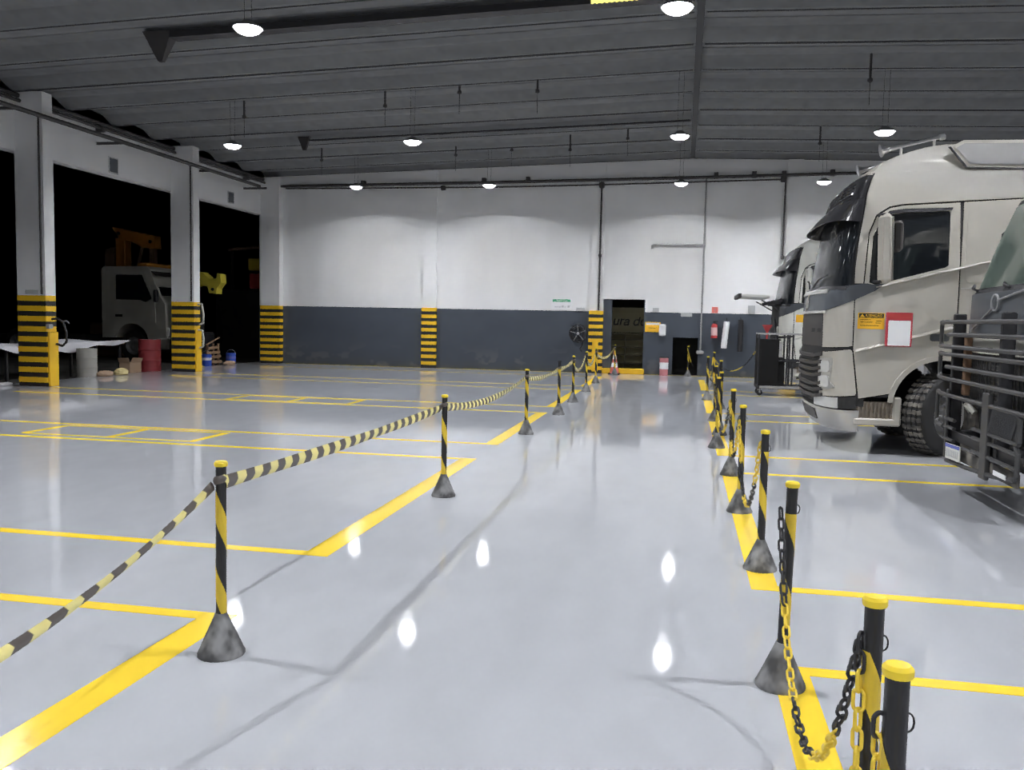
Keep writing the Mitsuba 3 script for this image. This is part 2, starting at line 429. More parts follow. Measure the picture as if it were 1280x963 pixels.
# gutters with triangular hoppers
for (xa, xb, y, w, hop, lbl) in ((-8.7, 0.0, 13.75, 0.12, 0.27, 'long dark roof gutter with a large triangular hopper above the first lamps'), (-9.9, 0.0, 21.9, 0.04, 0.17, 'thin dark roof gutter with a small triangular hopper, the farther one')):
    k = thing('roof_gutter', lbl, 'gutter')
    gh = w * 0.9; za, zb = zc(xa) - 0.02, zc(xb) - 0.02
    g = np.array([(xa, y - w, za), (xa, y + w, za), (xa, y + w, za + gh), (xa, y - w, za + gh), (xb, y - w, zb), (xb, y + w, zb), (xb, y + w, zb + gh), (xb, y - w, zb + gh)])
    E('channel', trimesh.convex.convex_hull(g), 'black_steel', parent=k)
    xc = xa - hop * 0.9
    h = [(xc - hop, y - w, za + 0.12), (xc + hop, y - w, za + 0.12), (xc - hop, y + w, za + 0.12), (xc + hop, y + w, za + 0.12), (xc - 0.03, y - 0.04, za - hop * 1.35), (xc + 0.05, y - 0.04, za - hop * 1.35), (xc + 0.05, y + 0.04, za - hop * 1.35), (xc - 0.03, y + 0.04, za - hop * 1.35)]
    E('hopper', trimesh.convex.convex_hull(np.array(h)), 'dark_pipe', parent=k)
# strip of lit translucent roofing in the slot
n = 40
xs_ = np.linspace(-1.55, -0.75, n); v = []
for x in xs_:
    wv = 0.02 * math.sin((x + 1.55) * 2 * math.pi / 0.075)
    v += [(x, 13.86 + wv, zc(x) - 0.06), (x, 13.86 + wv, zc(x) + 0.14)]
f = []
for i in range(n - 1):
    a = 2 * i
    f += [[a, a + 2, a + 3], [a, a + 3, a + 1]]
skyl = trimesh.Trimesh(np.array(v) - [0, 0.33, 0], np.array(f), process=False)
E('skylight_strip', skyl, 'machine_yellow', smooth=True, label='bright yellow corrugated strip of lit translucent roofing at the top edge', cat='skylight', emitter={'type': 'area', 'radiance': {'type': 'rgb', 'value': [1.6, 1.35, 0.3]}})

# ------------------------------------------------------------------ pipes and conduits
k = thing('pipe_run', 'thick dark pipe running along the top of the back wall', 'pipe')
E('pipe', tube([(-13.3, 26.86, 5.83), (-6, 26.86, 5.88), (0.4, 26.86, 5.96), (8, 26.86, 6.08), (13.8, 26.86, 6.14)], 0.045, 8), 'dark_pipe', parent=k)
for x in (-10.3, -6.3, -4.9, 0.8, 1.9, 2.75, 4.1):
    E('clamp', bx(x - 0.06, x + 0.06, 26.82, 26.995, 5.78 + 0.011 * (x + 13), 5.95 + 0.011 * (x + 13)), 'dark_pipe', parent=k)
k = thing('pipe_run', 'thin dark conduit below the thick pipe on the back wall', 'pipe')
E('pipe', tube([(-13.0, 26.9, 5.76), (-6, 26.9, 5.74), (-2.6, 26.9, 5.78), (2.75, 26.9, 5.88)], 0.022, 8), 'dark_pipe', parent=k)
E('junction', rb(-2.68, -2.52, 26.83, 26.95, 5.68, 5.86, 0.02), 'dark_pipe', parent=k)
E('junction', rb(2.66, 2.82, 26.83, 26.95, 5.8, 5.96, 0.02), 'dark_pipe', parent=k)
E('junction', rb(-7.7, -7.55, 26.83, 26.95, 5.66, 5.8, 0.02), 'dark_pipe', parent=k)
for x, z0, z1, mat, lbl in ((-2.6, 1.95, 5.76, 'dark_pipe', 'dark vertical conduit beside the doorway pilaster'), (0.52, 0.75, 6.0, 'grey_steel', 'grey vertical conduit with a side arm on the back wall'), (2.8, 3.6, 5.86, 'dark_pipe', 'dark vertical conduit at the right pilaster above the far truck')):
    k = thing('conduit', lbl, 'conduit')
    E('tube', rod((x, 26.9 if x != 0.52 else 26.94, z0), (x, 26.9 if x != 0.52 else 26.94, z1), 0.026, 8), mat, parent=k)
    if x == 0.52:
        E('side_arm', tube([(x, 26.94, 3.96), (-0.98, 26.94, 3.97), (-1.02, 26.94, 3.93), (-1.02, 26.94, 3.84)], 0.035, 8), mat, parent=k)
        E('end_box', rb(x - 0.12, x + 0.1, 26.84, 26.98, 0.68, 0.78, 0.02), 'galvanised', parent=k)
    else:
        E('end_box', rb(x - 0.05, x + 0.05, 26.84, 26.98, z0 - 0.05 + (1.68 if x < 0 else 0), z0 + 0.05 + (1.68 if x < 0 else 0), 0.02), 'dark_pipe', parent=k)
for x, z, r, lbl in ((-13.70, 6.04, 0.05, 'upper dark pipe along the top of the left header'), (-13.66, 5.93, 0.04, 'middle dark pipe along the top of the left header'), (-13.05, 5.58, 0.05, 'lower dark pipe passing in front of the left columns')):
    k = thing('side_pipe', lbl, 'pipe')
    ye = 26.9 if z > 5.8 else 25.2
    path = [(x, 4, z), (x, 14, z - 0.0), (x, 20, z), (x, ye, z)]
    
    E('pipe', tube(path, r, 8), 'dark_pipe', parent=k)
    for y in (15.2, 18.6, 22.4, 25.6):
        if z > 5.8: E('bracket', bx(XW, x + 0.05, y - 0.05, y + 0.05, z - 0.09, z + 0.02), 'dark_pipe', parent=k)
        else: E('bracket', bx(XW, x + 0.03, y - 0.02, y + 0.02, z - 0.03, z + 0.03), 'dark_pipe', parent=k)
for y, mat, lbl in ((15.97, 'dark_pipe', 'thin conduit down the nearest visible left column'), (21.6, 'dark_pipe', 'dark conduit down the second left column')):
    E('column_conduit', rod((-13.2, y - .01, 1.94), (-13.2, y - .01, 5.6), 0.02, 8), mat, label=lbl, cat='conduit')

# ------------------------------------------------------------------ barrier posts
R = 0.024
post_tube = lathe([(0, 0.0), (R, 0.0), (R, 0.905), (0, 0.905)], 20)
cap = lathe([(0, 0.895), (0.029, 0.895), (0.031, 0.902), (0.031, 0.912), (0.024, 0.92), (0, 0.923)], 20)
base = lathe([(0, 0.0), (0.108, 0.0), (0.109, 0.012), (0.10, 0.03), (0.030, 0.19), (0.027, 0.2), (0, 0.2)], 28)
def helix(r, z0, z1, pitch, a0, frac=0.42):
    n, m = 60, 8
    v, f = [], []
    for i in range(n + 1):
        z = z0 + (z1 - z0) * i / n
        for j in range(m + 1):
            a = a0 + 2 * math.pi * ((z - z0) / pitch + frac * j / m)
            v.append((r * math.cos(a), r * math.sin(a), z))
    for i in range(n):
        for j in range(m):
            q = i * (m + 1) + j
            f += [[q, q + 1, q + m + 2], [q, q + m + 2, q + m + 1]]
    return trimesh.Trimesh(np.array(v), np.array(f), process=False)
post_d = mikit.ply(post_tube, 'post_black', smooth=30)
cap_d = mikit.ply(cap, 'cap_yellow', smooth=40)
capk_d = mikit.ply(cap, 'post_black', smooth=40)
base_d = mikit.ply(base, 'cone_concrete', smooth=40)
helix_d = [mikit.ply(helix(R + 0.0012, 0.2, 0.78, -0.37, a), 'post_yellow', smooth=True) for a in (0.4, 1.6, 2.8, 4.0, 5.2)]
ring_d = mikit.ply(tube([(0.024 + 0.012 * math.cos(a), 0, 0.80 + 0.02 * math.sin(a)) for a in np.linspace(0, 2 * math.pi, 14)[:-1]], 0.0022, 5, True), 'black_steel', smooth=True)

def post(x, y, label, group, h=0, lean=(0, 0), black_cap=False):
    k = thing('barrier_post', label, 'barrier post', group)
    tw = T().translate([x, y, 0])
    tl = tw.rotate([0, 1, 0], lean[0]).rotate([1, 0, 0], lean[1])
    put('base', base_d, tw, k)
    put('pole', post_d, tl, k)
    put('spiral_band', helix_d[h % 5], tl, k)
    put('cap', capk_d if black_cap else cap_d, tl, k)
    if group == G2: put('ring', ring_d, tl, k)
    return k

G1, G2 = 'barrier posts along the left walkway line', 'barrier posts along the right walkway line'
LEFT = [(-2.1, -0.25), (-2.09, 3.65), (-2.08, 7.48), (-2.13, 11.94), (-2.05, 14.62), (-2.1, 16.97), (-2.14, 19.68), (-2.2, 22.5), (-2.0, 26.2)]
LL = ['black and yellow barrier post out of view holding the near end of the tape', 'nearest left barrier post, black and yellow with a grey cone foot, holding striped tape', 'second barrier post on the left line with a dark cone foot', 'third barrier post on the left line, where the tape sags lowest in front of it',
      'fourth barrier post on the left line, with a black cap', 'fifth barrier post on the left line', 'sixth barrier post on the left line, before the hazard pilaster', 'seventh barrier post on the left line, overlapping the hazard pilaster', 'barrier post in front of the yellow doorway threshold']
for i, (x, y) in enumerate(LEFT):
    post(x, y, LL[i], G1, 4 if i == 1 else i + 1, (0.2, 0) if i == 1 else (0, 0), i == 4)
RIGHT = [(0.45, 1.83), (0.5, 2.29), (0.475, 3.91), (0.545, 5.8), (0.52, 7.56), (0.54, 9.4), (0.47, 11.44), (0.56, 12.78), (0.55, 14.6), (0.72, 16.8), (0.53, 18.6), (0.76, 21.7)]
RL = ['nearest right barrier post, cut by the bottom edge of the picture', 'second right barrier post, just behind the nearest one, with yellow chain in front', 'third right barrier post, with a large grey cone foot and chain draped over it', 'fourth right barrier post, standing by the corner of the yellow line', 'fifth right barrier post with a chain running to its right neighbour', 'sixth right barrier post, first of the dense far group',
      'seventh right barrier post in the far group', 'eighth right barrier post in the far group', 'ninth right barrier post in the far group', 'tenth right barrier post in the far group', 'eleventh right barrier post in the far group', 'farthest right barrier post, near the back wall']
for i, (x, y) in enumerate(RIGHT):
    post(x, y, RL[i], G2, i + 3, (1.0, 0) if i == 2 else (0, 0))
post(0.17, 26.75, 'barrier post standing in front of the black wall recess', G2, 2)

# ------------------------------------------------------------------ barrier tapes (left)
def ribbon(pts, width, twist):
    p = np.asarray(pts, float); n = len(p)
    t = np.gradient(p, axis=0); t /= np.linalg.norm(t, axis=1, keepdims=True)
    s = np.concatenate([[0], np.cumsum(np.linalg.norm(np.diff(p, axis=0), axis=1))])
    up = np.array([0, 0, 1.0]) - t * t[:, 2:]; up /= np.linalg.norm(up, axis=1, keepdims=True)
    sd = np.cross(t, up)
    w = np.cos(twist)[:, None] * up + np.sin(twist)[:, None] * sd
    nn = np.cross(t, w)
    v, uv, f = [], [], []
    m = 4
    for i in range(n):
        for j in range(m + 1):
            q = j / m - 0.5
            v.append(p[i] + w[i] * q * width + nn[i] * 0.006 * (1 - (2 * q) ** 2) )
            uv.append((s[i], j / m))
    for i in range(n - 1):
        for j in range(m):
            a = i * (m + 1) + j
            f += [[a, a + 1, a + m + 2], [a, a + m + 2, a + m + 1]]
    return trimesh.Trimesh(np.array(v), np.array(f), process=False), np.array(uv)

def hang(a, b, sag, n=60):
    t = np.linspace(0, 1, n)
    p = np.asarray(a)[None] * (1 - t)[:, None] + np.asarray(b)[None] * t[:, None]
    p[:, 2] -= 4 * sag * t * (1 - t)
    return p
TZ = (0.82, 0.805, 0.80, 0.79, 0.77, 0.80, 0.82, 0.79, 0.80)
TS = (0.36, 0.02, 0.10, 0.06, 0.03, 0.24, 0.26, 0.20)
TL = ['barrier tape twisting from the left edge to the nearest left post', 'barrier tape stretched from the nearest left post to the second', 'barrier tape sagging between the second and third left posts', 'barrier tape between the third and fourth left posts', 'barrier tape between the fourth and fifth left posts', 'barrier tape drooping between the fifth and sixth left posts', 'barrier tape drooping in front of the hazard pilaster', 'barrier tape rising to the post at the doorway']
for i in range(8):
    a = (LEFT[i][0] - 0.028, LEFT[i][1] + 0.03, TZ[i]); b = (LEFT[i + 1][0] - 0.028, LEFT[i + 1][1] - 0.02, TZ[i + 1])
    p = hang(a, b, TS[i], 90)
    t = np.linspace(0, 1, 90)
    tw = {0: 0.9 - 1.3 * t + 0.5 * np.sin(9 * t), 1: 0.15 * np.sin(14 * t) + 0.1}.get(i, 0.3 * np.sin(7 * t + i))
    m, uv = ribbon(p, 0.07 if i else 0.046, tw)
    # knot where the tape is tied to the post
    key = num('barrier_tape')
    scene[key] = mikit.ply(m, 'tape', smooth=True, uv=uv)
    lab(key, 'yellow and black striped ' + TL[i], 'barrier tape', 'barrier tapes')
    x, y = LEFT[i + 1]
    loop, uvl = ribbon([(x + 0.027 * math.cos(q), y + 0.027 * math.sin(q), TZ[i + 1] + 0.006 * q) for q in np.linspace(0, 2 * math.pi, 20)], 0.038, np.zeros(20))
    scene[key + '__loop'] = mikit.ply(loop, 'tape', smooth=True, uv=uvl)

# ------------------------------------------------------------------ plastic chains (right)
def link_mesh(L=0.064, W=0.036, r=0.005, n=20, sides=7):
    h = L / 2 - W / 2
    pts = []
    for a in np.linspace(-math.pi / 2, math.pi / 2, n // 2): pts.append((h + (W / 2 - r) * math.cos(a), (W / 2 - r) * math.sin(a), 0))
    for a in np.linspace(math.pi / 2, 3 * math.pi / 2, n // 2): pts.append((-h + (W / 2 - r) * math.cos(a), (W / 2 - r) * math.sin(a), 0))
    return tube(pts, r, sides, True)
LINK = link_mesh()
link_y, link_b = mikit.ply(LINK, 'chain_yellow', smooth=True), mikit.ply(LINK, 'chain_black', smooth=True)
LINKL = link_mesh(n=12, sides=5)
PITCH = 0.048

def catenary(a, b, sag, n=400):
    a, b = np.asarray(a, float), np.asarray(b, float)
    L = np.linalg.norm((b - a)[:2])
    lo, hi = 1e-3, 50.0
    for _ in range(80):
        m = math.sqrt(lo * hi)
        s = m * (math.cosh(min(L / (2 * m), 300)) - 1)
        if s > sag: lo = m
        else: hi = m
    q = m
    t = np.linspace(0, 1, n)
    z = q * np.cosh((t - 0.5) * L / q) - q * math.cosh(L / (2 * q))
    p = a * (1 - t)[:, None] + b * t[:, None]
    p[:, 2] += z
    p[:, 2] = np.maximum(p[:, 2], 0.02)
    return p

def chain(a, b, sag, label, near, start=0):
    p = catenary(a, b, sag)
    s = np.concatenate([[0], np.cumsum(np.linalg.norm(np.diff(p, axis=0), axis=1))])
    N = int(s[-1] / PITCH)
    k = thing('barrier_chain', label, 'chain', 'plastic chains')
    far = {0: [], 1: []}
    side = np.array([1.0, 0, 0])
    for i in range(N):
        c = np.array([np.interp((i + 0.5) * PITCH, s, p[:, j]) for j in range(3)])
        d = np.array([np.interp((i + 1) * PITCH, s, p[:, j]) - np.interp(i * PITCH, s, p[:, j]) for j in range(3)]); d /= np.linalg.norm(d)
        u = side - d * (side @ d); u /= np.linalg.norm(u); w = np.cross(d, u)
        ang = (0.6 if i % 2 else 0.6 + math.pi / 2) + 0.25 * math.sin(i * 1.7)
        y = math.cos(ang) * u + math.sin(ang) * w
        z = np.cross(d, y)
        M = np.eye(4); M[:3, 0], M[:3, 1], M[:3, 2], M[:3, 3] = d, y, z, c
        col = ((i + start) // 9) % 2
        if near:
            put('link', link_y if col else link_b, T(M.tolist()), k)
        else:
            q = LINKL.copy(); q.apply_transform(M); far[col].append(q)
    if not near:
        for col, nm in ((0, 'black_links'), (1, 'yellow_links')):
            if far[col]: E(nm, cat(*far[col]), 'chain_yellow' if col else 'chain_black', smooth=True, parent=k, kind='stuff')
def hook(i, dz=0.80, s=1):
    return (RIGHT[i][0] - 0.03, RIGHT[i][1] + 0.0 * s, dz)
chain(hook(2, 0.80), hook(1, 0.81), 0.65, 'black and yellow plastic chain hanging to the floor between the third and second right posts', True, 0)
chain(hook(1, 0.82), hook(0, 0.84), 0.66, 'black and yellow plastic chain drooping between the two nearest right posts', True, 7)
chain(hook(3, 0.84), hook(4, 0.82), 0.58, 'black and yellow plastic chain sagging between the fourth and fifth right posts', False, 9)
chain(hook(4, 0.82), hook(5, 0.80), 0.46, 'black and yellow plastic chain between the fifth and sixth right posts', False, 5)
FC = ['sixth and seventh', 'seventh and eighth', 'eighth and ninth', 'ninth and tenth', 'tenth and eleventh', 'eleventh and farthest']
for i in range(5, 11):
    chain(hook(i), hook(i + 1), 0.34 + 0.06 * (i % 3), f'plastic chain between the {FC[i-5]} right posts in the far group', False, 9 + 5 * i)
# chain hanging down along the post at the recess
p0 = (0.17 - 0.03, 26.7, 0.85)
chain(p0, (0.36, 26.6, 0.3), 0.12, 'yellow plastic chain hanging down the post at the black recess', False, 9)

# ------------------------------------------------------------------ trucks
class Cab:
    """cab surface: per height z the nose x, the x where the corner rounding ends, and the half width; nose towards -x, camera side is y < 0"""
    def __init__(s, rows, n=2.6):
        a = np.array(rows, float)
        s.z, s.f, s.s, s.w = a.T
        s.n = n
    def row(s, z):
        return np.interp(z, s.z, s.f), np.interp(z, s.z, s.s), np.interp(z, s.z, s.w)
    def by_p(s, p, z):
        """p from -1 (camera-side corner end) to 1; beyond +-1 runs back along the side in metres"""
        f, b, w = s.row(z)
        q = np.clip(np.abs(p), 0, 1) * math.pi / 2
        x = b - (b - f) * np.cos(q) ** (2 / s.n) + np.maximum(np.abs(p) - 1, 0)
        y = np.sign(p) * w * np.sin(q) ** (2 / s.n)
        return np.stack([x, y, z + 0 * x], -1)
    def side(s, sg):
        def fn(x, z):
            f, b, w = s.row(z)
            c = np.clip((b - x) / np.maximum(b - f, 1e-6), 0, 1) ** (s.n / 2)
            q = np.arccos(c)
            return np.stack([x, sg * w * np.sin(q) ** (2 / s.n), z + 0 * x], -1)
        return fn
    def ring(s, z, xr, m=14, grow=0.0):
        p = np.linspace(-1, 1, 2 * m + 1)
        r = s.by_p(p, np.full(len(p), z))
        w = s.row(z)[2]
        r = np.vstack([[[xr, -w, z]], r, [[xr, w, z]]])
        return r

def loft(rings):
    """closed solid over rings of equal point counts, bottom to top"""
    rings = [np.asarray(r) for r in rings]
    n = len(rings[0])
    v = np.vstack(rings + [rings[0].mean(0)[None], rings[-1].mean(0)[None]])
    f = []
    for i in range(len(rings) - 1):
        for j in range(n):
            k = (j + 1) % n
            a, b, c, d = i * n + j, i * n + k, (i + 1) * n + k, (i + 1) * n + j
            f += [[a, b, c], [a, c, d]]
    lo, hi = len(v) - 2, len(v) - 1
    L = (len(rings) - 1) * n
    for j in range(n):
        k = (j + 1) % n
        f += [[lo, k, j], [hi, L + j, L + k]]
    m = trimesh.Trimesh(v, np.array(f), process=False)
    m.merge_vertices(); m.update_faces(m.nondegenerate_faces())
    trimesh.repair.fix_normals(m)
    return m

def patch(fn, poly, o0, o1, sub=2, sg=None):
    """a thin panel: polygon in the surface's own two coordinates, laid on fn with its faces o0 and o1 (numbers or functions of the coordinates) off the surface"""
    poly = poly if hasattr(poly, 'exterior') else Polygon(poly)
    if not poly.is_valid: poly = poly.buffer(0)
    v, f = trimesh.creation.triangulate_polygon(poly, engine='earcut')
    for _ in range(sub): v, f = trimesh.remesh.subdivide(v, f)
    v = np.asarray(v)
    e = 1e-3
    P = fn(v[:, 0], v[:, 1])
    N = np.cross(fn(v[:, 0] + e, v[:, 1]) - fn(v[:, 0] - e, v[:, 1]), fn(v[:, 0], v[:, 1] + e) - fn(v[:, 0], v[:, 1] - e))
    N /= np.linalg.norm(N, axis=1, keepdims=True) + 1e-12
    out = P - np.array([1.6, 0, 0]); out[:, 2] = 0
    N *= np.where((N * out).sum(1) < 0, -1, 1)[:, None]
    g = lambda o: (o(v[:, 0], v[:, 1]) if callable(o) else np.full(len(v), o))[:, None]
    top, bot = P + N * g(o1), P + N * g(o0)
    n = len(v)
    nf = np.cross(top[f[:, 1]] - top[f[:, 0]], top[f[:, 2]] - top[f[:, 0]])
    if (nf * N[f[:, 0]]).sum() < 0: f = f[:, ::-1]
    ed = np.vstack([f[:, [0, 1]], f[:, [1, 2]], f[:, [2, 0]]])
    key = np.sort(ed, 1)
    _, inv, cnt = np.unique(key, axis=0, return_inverse=True, return_counts=True)
    b = ed[cnt[inv.ravel()] == 1]
    F = np.vstack([f, f[:, ::-1] + n, np.stack([b[:, 0], b[:, 0] + n, b[:, 1] + n], 1), np.stack([b[:, 0], b[:, 1] + n, b[:, 1]], 1)])
    return trimesh.Trimesh(np.vstack([top, bot]), F, process=False)

def arc(cx, cz, r, a0, a1, n=10):
    return [(cx + r * math.cos(math.radians(a)), cz + r * math.sin(math.radians(a))) for a in np.linspace(a0, a1, n)]

def rrect(x0, x1, z0, z1, r):
    return sbox(x0 + r, z0 + r, x1 - r, z1 - r).buffer(r, 4)

def wheel_parts(rad=0.51, wid=0.32):
    h = wid / 2
    prof = [(0.30, -h), (rad - 0.06, -h), (rad - 0.02, -h + 0.02), (rad, -h + 0.05)]
    for g in (-0.07, 0.0, 0.07):
        prof += [(rad, g - 0.009), (rad - 0.013, g - 0.007), (rad - 0.013, g + 0.007), (rad, g + 0.009)]
    prof += [(rad, h - 0.05), (rad - 0.02, h - 0.02), (rad - 0.06, h), (0.30, h), (0.29, 0.0), (0.30, -h)]
    t = lathe(prof[:-1] + [(0.30, -h)], 40, 'y')
    blocks = []
    for i in range(34):
        a = 2 * math.pi * i / 34
        for y, sk in ((-0.105, 0.10), (-0.035, -0.08), (0.035, 0.08), (0.105, -0.10)):
            b = rb(-0.028, 0.028, -0.03, 0.03, -0.008, 0.010, 0.004)
            b = mv(b, rz=math.degrees(sk) * 2)
            b.apply_translation((0, y, rad))
            b.apply_transform(trimesh.transformations.rotation_matrix(a, [0, 1, 0]))
            blocks.append(b)
    rim = lathe([(0, -0.02), (0.10, -0.03), (0.11, -0.09), (0.16, -0.09), (0.22, -0.03), (0.27, -0.10), (0.30, -0.14), (0.305, -0.10), (0.30, 0.10), (0, 0.10)], 30, 'y')
    trimesh.repair.fix_normals(rim)
    nuts = cat(*[lathe([(0, -0.05), (0.014, -0.05), (0.014, 0.0), (0, 0.0)], 6, 'y', at=(0.135 * math.cos(q), -0.09, 0.135 * math.sin(q))) for q in np.arange(10) * 2 * math.pi / 10])
    return t, cat(*blocks), rim, nuts
TYRE, TREAD, RIM, NUTS = wheel_parts()
tyre_d, tread_d = mikit.ply(TYRE, 'tyre', smooth=35), mikit.ply(TREAD, 'mud')
rim_d, nuts_d = mikit.ply(RIM, 'grey_steel', smooth=35), mikit.ply(NUTS, 'galvanised')

def wheel(parent, x, y, steer=0.0):
    k = num(parent + '__wheel')
    sg = -1 if y < YB else 1
    tw = T().translate([x, y, 0.511]).rotate([0, 0, 1], steer)
    scene[k] = {**tyre_d, 'to_world': tw}
    for n_, d in (('tread', tread_d), ('rim', rim_d), ('wheel_nuts', nuts_d)):
        put(n_, d, tw, k)
    return k

def place_mesh(m, x0, yc):
    m = m.copy(); m.apply_translation((x0, yc, 0)); return m

HI = Cab([  # z, nose, corner end, half width
    (0.25, 0.16, 0.55, 1.20), (0.32, 0.10, 0.48, 1.23), (0.50, 0.04, 0.42, 1.25), (0.90, 0.0, 0.40, 1.25), (1.30, 0.0, 0.385, 1.25), (1.75, 0.01, 0.375, 1.25), (2.04, 0.03, 0.365, 1.25),
    (2.10, 0.08, 0.36, 1.25), (2.35, 0.13, 0.36, 1.248), (2.68, 0.19, 0.39, 1.245), (3.0, 0.25, 0.43, 1.24), (3.25, 0.30, 0.465, 1.235), (3.40, 0.355, 0.50, 1.23), (3.50, 0.43, 0.54, 1.22), (3.56, 0.50, 0.585, 1.205),
    (3.64, 0.61, 0.68, 1.18), (3.72, 0.78, 0.84, 1.13), (3.79, 0.96, 1.02, 1.06), (3.86, 1.16, 1.24, 0.95), (3.91, 1.36, 1.46, 0.82), (3.945, 1.6, 1.75, 0.62)])

def high_cab_truck(name, label, x0, yc, paint, front_paint, steer=0, hatch_open=False, roof_gear=True, boards=True):
    k = thing(name, label, 'truck', None)
    C = HI
    def A(n_, m, mat, smooth=30, parent=k, label=None, kind=None):
        return E(n_, place_mesh(m, x0, yc), mat, smooth=smooth, parent=parent, label=label, kind=kind)
    XB = 2.30
    # dark shell with wheel arches cut out
    zs = [0.60, 0.75, 0.9, 1.1, 1.3, 1.75, 2.04, 2.10, 2.35, 2.68, 3.0, 3.25, 3.4, 3.5]
    sh = loft([C.ring(z, XB) for z in zs])
    cut = lathe([(0, -1.6), (0.63, -1.6), (0.63, 1.6), (0, 1.6)], 40, 'y', at=(1.47, 0, 0.62))
    sh = minus(sh, cut, bx(0.98, 1.96, -1.6, 1.6, 0, 0.7), bx(0.55, 1.2, -1.6, -0.9, 0.5, 0.72), bx(0.55, 1.2, 0.9, 1.6, 0.5, 0.72))
    A('cab_body', sh, 'truck_gap', label='dark inner cab body seen in the panel gaps')
    zr = [3.47, 3.50, 3.56, 3.60, 3.64, 3.68, 3.72, 3.755, 3.79, 3.825, 3.86, 3.885, 3.91, 3.93, 3.945]
    A('roof', loft([C.ring(z, XB) for z in zr]), paint, smooth=40)
    for sg in (-1, 1):
        S = C.side(sg)
        A('upper_side_panel', patch(S, [(.375, 2.14), (.375, 2.33), (.405, 2.68), (.445, 3.0), (.475, 3.25), (.52, 3.42), (.56, 3.50), (2.29, 3.52), (2.29, 3.185), (1.56, 3.15), (.90, 3.115), (.74, 3.085), (.59, 2.985), (.51, 2.76), (.475, 2.14)], 0, .014, 3), paint)
        win = Polygon([(.545, 2.15), (.565, 2.72), (.64, 2.90), (.76, 2.985), (.90, 3.005), (1.42, 3.03), (1.44, 3.0), (1.45, 2.37), (1.42, 2.345), (.62, 2.125)])
        dr_ = Polygon([(.395, 1.325), (.39, 1.90), (.395, 2.02), (.49, 2.13), (.522, 2.75), (.60, 2.965), (.745, 3.065), (.90, 3.095), (1.545, 3.13), (1.575, 2.4), (1.575, 1.265)] + arc(1.47, .62, .635, 84, 166, 14) + [(.485, .70)])
        d = A('door', patch(S, dr_.difference(win), 0, .016, 3), paint)
        A('window', patch(S, win.buffer(-.004), -.004, .006, 2), 'cab_glass', parent=d, label='dark side window')
        A('window_bar', patch(S, [(.66, 2.16), (.70, 2.16), (.73, 2.98), (.69, 2.97)], .004, .012, 1), 'black_steel', parent=d)
        A('wind_deflector', patch(S, [(.66, 2.93), (.78, 3.0), (1.45, 3.035), (1.47, 3.07), (.90, 3.055), (.74, 3.03)], .016, lambda x, z: .016 + .035 * np.clip((3.07 - z) / .1, 0, 1), 2), 'gloss_black', parent=d)
        A('handle', patch(S, rrect(1.28, 1.50, 1.44, 1.53, .03), .016, .03, 1), 'panel_grey', parent=d)
        A('corner_trim', patch(S, [(.10, 1.80), (.395, 1.94), (.62, 2.05), (.75, 2.16), (.60, 2.125), (.50, 2.14), (.37, 2.12), (.20, 2.10), (.10, 2.08)], .012, .024, 3), 'panel_grey' if sg < 0 or True else paint, label='dark trim below the corner of the windscreen')
        A('rear_side_panel', patch(S, [(1.59, 3.135), (2.29, 3.17), (2.29, 1.02), (2.05, 0.90)] + arc(1.47, .62, .635, 28, 76, 8) + [(1.59, 1.25)], 0, .014, 2), paint)
        A('locker_panel', patch(S, rrect(1.64, 2.06, 2.16, 3.06, .07), .014, .020, 1), paint)
        A('panel_groove', patch(S, [(1.60, 2.085), (2.28, 2.085), (2.28, 2.098), (1.60, 2.098)], .014, .018, 1), 'trim_light')
        # sharp creases that catch the light
        for (xa, za), (xb, zb), h in (((.63, 2.085), (2.25, 2.50), .024), ((.42, 1.285), (1.60, 1.62), .034)):
            def off(x, z, xa=xa, za=za, xb=xb, zb=zb, h=h):
                t = (z - (za + (zb - za) * (x - xa) / (xb - xa))) / h
                return .012 + .042 * np.clip(1 - t, 0, 1)
            A('crease', patch(S, [(xa, za), (xb, zb), (xb, zb + h), (xa, za + h)], .010, off, 3), paint, smooth=False)
        A('corner_panel', patch(S, [(.085, 1.33), (.085, 1.80), (.20, 1.86), (.378, 1.935), (.382, 1.36), (.33, 1.345)], 0, .014, 3), paint)
        A('headlamp_panel', patch(S, [(.085, .70), (.07, 1.21), (.09, 1.27), (.36, 1.315), (.385, 1.29), (.455, .76), (.44, .735)], 0, .016, 3), paint)
        hl = A('headlamp', patch(S, [(.07, .83), (.065, 1.16), (.085, 1.19), (.17, 1.2), (.185, 1.16), (.17, .9), (.22, .83), (.12, .78)], .014, .024, 3), 'silver', label='angular headlamp with two bright units')
        for za, zb in ((.82, .97), (1.01, 1.16)):
            A('lamp_unit', patch(S, rrect(.085, .165, za, zb, .03), .022, .034, 2), 'lamp_clear', parent=hl)
        A('fog_lamp', patch(S, [(.06, .56), (.05, .69), (.25, .70), (.26, .56)], 0, .016, 2), 'lamp_clear')
        A('bumper_corner', patch(S, [(.265, .56), (.255, .70), (.455, .72), (.46, .56)], 0, .012, 2), 'truck_gap')
        A('arch_trim', patch(S, Polygon(arc(1.47, .62, .645, 28, 176, 20) + arc(1.47, .62, .585, 176, 28, 20)), .0, .035, 2), paint)
        # step with its frame
        st = A('step', bx(.47, .92, sg * 1.16 - .04, sg * 1.16 + .04, .42, .66), 'step_beige', smooth=False, label='ribbed beige step well')
        for i in range(9):
            A('rib', bx(.49 + .048 * i, .515 + .048 * i, sg * 1.21 - .012, sg * 1.21 + .012, .45, .65), 'step_beige', smooth=False, parent=st)
